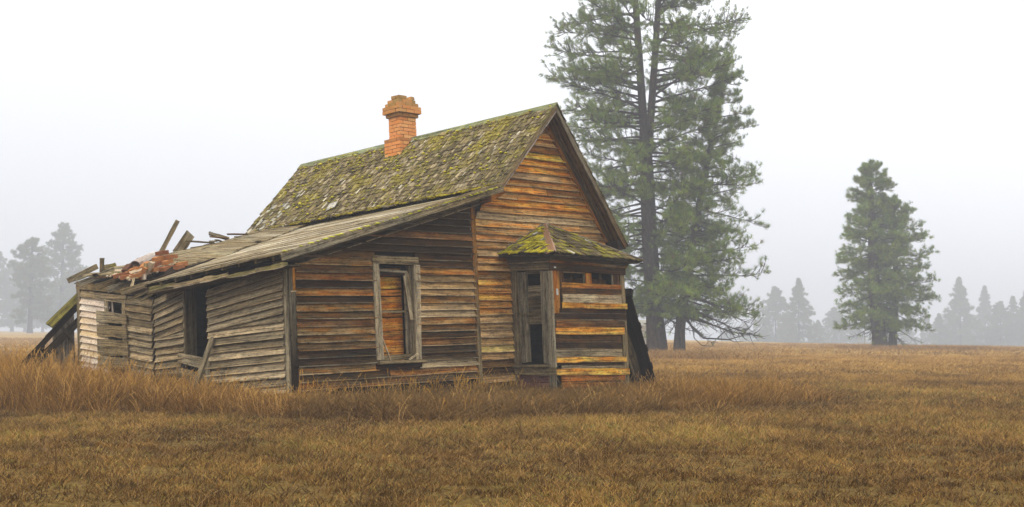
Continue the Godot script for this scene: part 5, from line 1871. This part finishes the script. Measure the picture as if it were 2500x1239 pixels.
func make_trees() -> void:
	var greens := [Color(0.085, 0.150, 0.018), Color(0.28, 0.38, 0.040)]
	var star := needle_tuft(26, 0.30, 0.017, 3)
	var big := "tall pine behind the house"
	conifer("pine_tree", "huge ponderosa pine with forked trunk rising out of view behind the gable", "pines beside the house", on_ground(10.2, -90.0), {
		"seed": 101, "clear": 2.8, "height": 37.0, "radius": 0.62, "fork": 0.36, "low": 0.075, "path": [[0.0, 0.00, 0.00], [0.15, -0.39, 0.00], [0.35, -0.70, 0.00], [1.0, -0.84, 0.42]],
		"left": [[0.0, 2.10], [0.08, 4.20], [0.25, 6.16], [0.5, 6.44], [0.65, 6.02], [0.85, 3.64], [1.0, 0.42]], "right": [[0.0, 2.10], [0.08, 3.92], [0.25, 4.76], [0.5, 6.30], [0.65, 6.30], [0.85, 3.64], [1.0, 0.42]],
		"limbs": 280, "shoots": 29, "widest": 6.4, "tuft": star, "tuft_size": 1.15, "greens": greens, "droop": -0.05, "bare": 0.26, "per_shoot": 4, "spread": 1.0, "limb_fat": 1.1, "shoot_length": 1.7})
	var short := conifer("pine_tree", "shorter pine with dark leaning trunk and long low right limbs beside the huge pine", "pines beside the house", on_ground(11.65, -89.5), {
		"seed": 202, "clear": 2.4, "height": 20.0, "radius": 0.37, "low": 0.125, "path": [[0.0, 0.00, 0.00], [0.1, 0.07, 0.00], [0.35, 0.87, 0.14], [0.65, 1.96, 0.42], [1.0, 3.50, 0.70]],
		"left": [[0.0, 2.24], [0.2, 3.08], [0.5, 2.10], [0.8, 1.40], [1.0, 0.42]], "right": [[0.0, 3.50], [0.14, 5.88], [0.24, 5.60], [0.4, 4.76], [0.6, 3.92], [0.8, 2.66], [0.93, 1.82], [1.0, 0.70]],
		"limbs": 170, "shoots": 22, "widest": 6.0, "tuft": star, "tuft_size": 1.15, "greens": greens, "droop": -0.22, "bare": 0.24, "per_shoot": 3, "spread": 1.3, "shoot_length": 1.8})
	# the dead grey limbs that hang below the shorter pine
	var dead := MB.new()
	var grey := Color(0.10, 0.082, 0.066)
	dead.tube(PackedVector3Array([Vector3(0.2, 2.9, 0.3), Vector3(0.8, 1.7, 1.0), Vector3(1.5, 1.0, 1.3), Vector3(2.4, 0.95, 1.4), Vector3(3.2, 0.9, 1.4), Vector3(4.1, 1.15, 1.3), Vector3(4.9, 1.95, 1.2)]), PackedFloat32Array([0.1, 0.08, 0.065, 0.055, 0.045, 0.035, 0.02]), 5, grey)
	dead.tube(PackedVector3Array([Vector3(2.4, 0.95, 1.4), Vector3(3.0, 1.5, 1.5), Vector3(3.9, 1.75, 1.4), Vector3(4.6, 1.6, 1.3)]), PackedFloat32Array([0.04, 0.035, 0.03, 0.015]), 4, grey)
	dead.tube(PackedVector3Array([Vector3(0.8, 1.7, 1.0), Vector3(0.9, 1.0, 1.1), Vector3(1.4, 0.5, 1.2), Vector3(2.1, 0.45, 1.2), Vector3(2.4, 0.9, 1.1)]), PackedFloat32Array([0.04, 0.035, 0.03, 0.025, 0.012]), 4, grey)
	dead.tube(PackedVector3Array([Vector3(3.2, 0.9, 1.4), Vector3(3.6, 0.75, 1.6), Vector3(4.2, 0.8, 1.7)]), PackedFloat32Array([0.03, 0.025, 0.012]), 4, grey)
	part(short, "dead_limbs", dead.done(), mats["bark"])
	conifer("pine_tree", "full pine standing alone in the field, thicker of its two trunks", "lone pair of pines in the field", on_ground(35.87, -125.0), {
		"seed": 303, "clear": 1.9, "height": 18.2, "radius": 0.70, "low": 0.075, "path": [[0.0, 0.00, 0.00], [0.3, -0.47, 0.00], [1.0, -0.74, 0.00]],
		"left": [[0.0, 2.31], [0.1, 3.46], [0.2, 3.94], [0.5, 3.56], [0.7, 2.80], [0.88, 1.74], [1.0, 0.68]], "right": [[0.0, 2.02], [0.1, 2.79], [0.4, 3.48], [0.65, 3.33], [0.8, 2.65], [0.93, 1.82], [1.0, 0.83]],
		"limbs": 170, "shoots": 20, "widest": 4.3, "tuft": star, "tuft_size": 1.2, "greens": greens, "droop": -0.2, "bare": 0.2, "per_shoot": 4, "spread": 1.0, "shoot_length": 1.4})
	conifer("pine_tree", "slimmer trunk of the lone pair of pines, crown on the right", "lone pair of pines in the field", on_ground(37.15, -125.5), {
		"seed": 404, "clear": 1.7, "height": 14.7, "radius": 0.40, "low": 0.08, "path": [[0.0, 0.00, 0.00], [0.4, 0.47, 0.00], [1.0, 0.47, 0.00]],
		"left": [[0.0, 1.67], [0.4, 2.58], [0.8, 2.42], [1.0, 1.14]], "right": [[0.0, 2.42], [0.1, 3.36], [0.35, 4.09], [0.55, 3.94], [0.75, 3.03], [0.9, 1.89], [1.0, 0.91]],
		"limbs": 130, "shoots": 18, "widest": 3.7, "tuft": star, "tuft_size": 1.2, "greens": greens, "droop": -0.25, "bare": 0.2, "per_shoot": 4, "spread": 1.0, "shoot_length": 1.4})
	make_far_trees()


func px(x: float, d: float) -> float:
	return (x - 1250.0) / 3130.0 * d


func make_far_trees() -> void:
	var far_tuft := needle_tuft(26, 0.85, 0.09, 8)
	var greens := [Color(0.11, 0.14, 0.045), Color(0.20, 0.22, 0.07)]
	var base := {"tuft": far_tuft, "tuft_size": 1.25, "greens": greens, "fine": false, "per_shoot": 2, "bare": 0.15, "limb_fat": 1.0, "shoot_length": 2.1}
	# the round-topped pair at the left edge
	var a := base.duplicate()
	a.merge({"tuft_size": 1.05, "seed": 505, "height": 27.2, "radius": 0.75, "low": 0.14, "left": [[0.0, 3.41], [0.16, 5.92], [0.24, 5.92], [0.32, 2.73], [0.45, 5.92], [0.6, 5.46], [0.75, 6.37], [0.9, 4.09], [1.0, 1.14]], "right": [[0.0, 4.55], [0.3, 6.83], [0.6, 5.92], [0.8, 5.46], [0.92, 3.64], [1.0, 1.14]], "limbs": 80, "shoots": 17, "widest": 4.2, "droop": -0.1}, true)
	conifer("pine_tree", "round-topped pine with bare lower trunk in the fog behind the fallen frame", "pines in the fog at the left edge", on_ground(px(74, 370.0), -370.0), a)
	var b := base.duplicate()
	b.merge({"tuft_size": 1.05, "seed": 606, "height": 36.0, "radius": 0.8, "low": 0.12, "left": [[0.0, 5.69], [0.3, 7.74], [0.6, 7.28], [0.8, 5.00], [1.0, 0.91]], "right": [[0.0, 6.83], [0.3, 9.10], [0.6, 7.96], [0.8, 5.00], [1.0, 0.91]], "limbs": 110, "shoots": 19, "widest": 5.6, "droop": -0.1}, true)
	conifer("pine_tree", "tall pale pine in the fog, the tallest at the left edge", "pines in the fog at the left edge", on_ground(px(150, 420.0), -420.0), b)
	var c := base.duplicate()
	c.merge({"tuft_size": 1.05, "seed": 707, "height": 31.0, "radius": 0.7, "low": 0.10, "left": [[0.0, 6.83], [0.4, 8.19], [0.8, 4.55], [1.0, 0.69]], "right": [[0.0, 6.83], [0.4, 7.74], [0.8, 4.55], [1.0, 0.69]], "limbs": 90, "shoots": 18, "widest": 5.0, "droop": -0.1}, true)
	var left_proto := conifer("pine_tree", "faint grey pine cut off by the left edge of the view", "faint pines of the far tree line", on_ground(px(-8, 500.0), -500.0), c)
	# firs of the far tree line: three shapes, the rest copied from them
	var cone := [[0.0, 6.15], [0.08, 8.05], [0.3, 6.86], [0.6, 4.02], [0.85, 1.65], [1.0, 0.23]]
	var wide := [[0.0, 7.57], [0.1, 9.93], [0.4, 8.52], [0.65, 5.20], [0.85, 2.83], [1.0, 0.47]]
	var slim := [[0.0, 3.78], [0.1, 5.20], [0.4, 4.73], [0.7, 2.83], [0.9, 1.18], [1.0, 0.23]]
	var protos := []
	var i := 0
	# [pixel x of the trunk in the photograph's 2500, distance, height, shape, label]
	var list := [
		[1950.0, 445.9, 22.9, 0, "tall fir in the fog left of the lone pines, its tip the highest there"],
		[1893.0, 476.8, 21.1, 1, "broad bushy fir in the fog just right of the big pine's lowest limb"],
		[2405.0, 527.8, 27.7, 2, "slim fir in the fog near the right edge beside the short broad one"],
		[1996.0, 476.8, 9.5, 0, "very small fir in the fog right of the tall fir"],
		[2036.0, 509.6, 15.6, 1, "pale bushy fir in the fog half hidden behind the lone pines' left limb"],
		[2344.0, 476.8, 27.3, 0, "tall pointed fir in the fog, the biggest right of the lone pines"],
		[2292.0, 476.8, 13.5, 0, "small pointed fir in the fog close to the right side of the lone pines"],
		[2262.0, 546.0, 15.6, 2, "thin faint fir in the fog at the lone pines' right edge"],
		[2442.0, 476.8, 18.6, 1, "short broad fir in the fog near the right edge"],
		[2474.0, 491.4, 21.8, 2, "slim open fir in the fog second from the right edge"],
		[2506.0, 476.8, 23.7, 0, "pointed fir in the fog cut off by the right edge"],
		[2540.0, 509.6, 25.5, 1, "broad fir in the fog just beyond the right edge"],
		[2150.0, 546.0, 11.7, 1, "low broad fir in the fog seen between the lone pines' trunks"],
		[2215.0, 527.8, 10.5, 1, "low bushy fir in the fog under the lone pines' right limbs"],
		[2090.0, 527.8, 10.1, 1, "low bushy fir in the fog left of the lone pines' trunks"],
		[1820.0, 600.6, 11.3, 0, "tiny faint fir in the fog below the big pine's right limbs"],
		[1775.0, 618.8, 8.3, 1, "lowest faint bush-like fir in the fog right of the leaning trunk"],
		[2318.0, 560.0, 17.0, 1, "broad fir in the fog between the small pointed fir and the biggest one"],
		[2375.0, 590.0, 18.0, 1, "broad pale fir in the fog between the biggest fir and the slim one"],
		[2425.0, 540.0, 13.0, 0, "low pointed fir in the fog before the short broad one, near the right edge"],
		[2490.0, 600.0, 19.0, 1, "broad faint fir in the fog filling the gap before the right edge"],
		[1865.0, 600.0, 9.0, 1, "low faint fir in the fog left of the broad bushy one"],
		[1925.0, 546.0, 10.9, 1, "low fir in the fog between the tall fir and the broad bushy one"],
	]
	for q in list:
		var shape: int = q[3]
		var z: float = -q[1]
		var pos := on_ground(px(q[0], q[1]), z)
		if i < 3:
			var s := base.duplicate()
			var prof: Array = [cone, wide, slim][shape]
			s.merge({"tuft_size": 1.0, "seed": 800 + shape, "height": q[2], "radius": 0.3, "low": 0.03, "left": prof, "right": prof, "limbs": 130, "shoots": 13, "widest": 5.0, "droop": -0.28, "spread": 0.85}, true)
			protos.append([shape, conifer("fir_tree", q[4], "firs of the far tree line", pos, s), q[2]])
		else:
			for p in protos:
				if p[0] == shape:
					var o: Node3D = p[1].duplicate()
					o.name = "fir_tree"
					add_child(o, true)
					o.position = pos
					o.rotation.y = i * 1.9
					var k: float = q[2] / p[2]
					o.scale = Vector3(lerpf(k, 1.0, 0.35), k, lerpf(k, 1.0, 0.35))
					tag(o, q[4], "tree", "firs of the far tree line")
		i += 1
	# the grey wood behind the left pines
	var names := ["faint pine in the fog right behind the round-topped pine", "faint pine in the fog between the two left pines", "faint pine in the fog under the tallest left pine", "faint pine in the fog at the end of the left wood, above the fallen frame", "faint pine deep in the fog, second from the left edge"]
	var spots := [[30.0, 528.0, 0.95], [105.0, 544.5, 0.8], [165.0, 528.0, 0.75], [215.0, 544.5, 0.62], [62.0, 577.5, 1.0]]
	for k in 5:
		var o: Node3D = left_proto.duplicate()
		o.name = "pine_tree"
		add_child(o, true)
		o.position = on_ground(px(spots[k][0], spots[k][1]), -spots[k][1])
		o.rotation.y = k * 1.3
		o.scale = Vector3.ONE * spots[k][2]
		tag(o, names[k], "tree", "faint pines of the far tree line")
	# a pale outbuilding behind the big pine, a leaning stake and a pole in the field
	var shed := thing("pale_shed", "pale whitewashed shed glimpsed between the leaning panel and the big pine", "shed", on_ground(px(1556.0, 140.0), -140.0))
	var w := MB.new()
	var white := Color(0.8, 0.76, 0.68)
	for q in [[Vector3(-1.3, -0.3, 1.1), Vector3(1.05, -0.3, 1.1), Vector3(1.05, 2.2, 1.1), Vector3(-1.3, 2.2, 1.1), Vector3(0, 0, -2.2)]]:
		board_into(w, [q[0], q[1], q[2], q[3]], q[4], white, {"axes": false, "seg": 3, "vary": 0.05})
	part(shed, "wall", w.done(), mats["wood"])
	var rf := MB.new()
	board_into(rf, [Vector3(-1.4, 2.15, 1.3), Vector3(1.15, 2.15, 1.3), Vector3(1.15, 2.8, 0.0), Vector3(-1.4, 2.8, 0.0)], Vector3(0, -0.05, 0), shade(white, 0.7), {"axes": false, "seg": 2})
	board_into(rf, [Vector3(-1.4, 2.15, -1.3), Vector3(1.15, 2.15, -1.3), Vector3(1.15, 2.8, 0.0), Vector3(-1.4, 2.8, 0.0)], Vector3(0, -0.05, 0), shade(white, 0.7), {"axes": false, "seg": 2})
	part(shed, "roof", rf.done(), mats["wood"])
	for q in [["field_stake", "thin yellowish stake leaning in the grass left of the lone pines", 2094.0, 155.0, 1.05, 0.025, 0.13, Color(0.7, 0.6, 0.3)], ["wooden_pole", "faint upright pole in the fog between the stake and the lone pines", 2110.0, 260.0, 4.8, 0.08, 0.0, Color(0.4, 0.36, 0.2)]]:
		var st := MB.new()
		st.tube(PackedVector3Array([Vector3(0, -0.2, 0), Vector3(q[6] * q[4], q[4], 0)]), PackedFloat32Array([q[5], q[5] * 0.9]), 6, q[7])
		var o := MeshInstance3D.new()
		o.name = q[0]
		o.mesh = st.done()
		o.material_override = mats["bark"]
		o.position = on_ground(px(q[2], q[3]), -q[3])
		add_child(o, true)
		tag(o, q[1], "post")
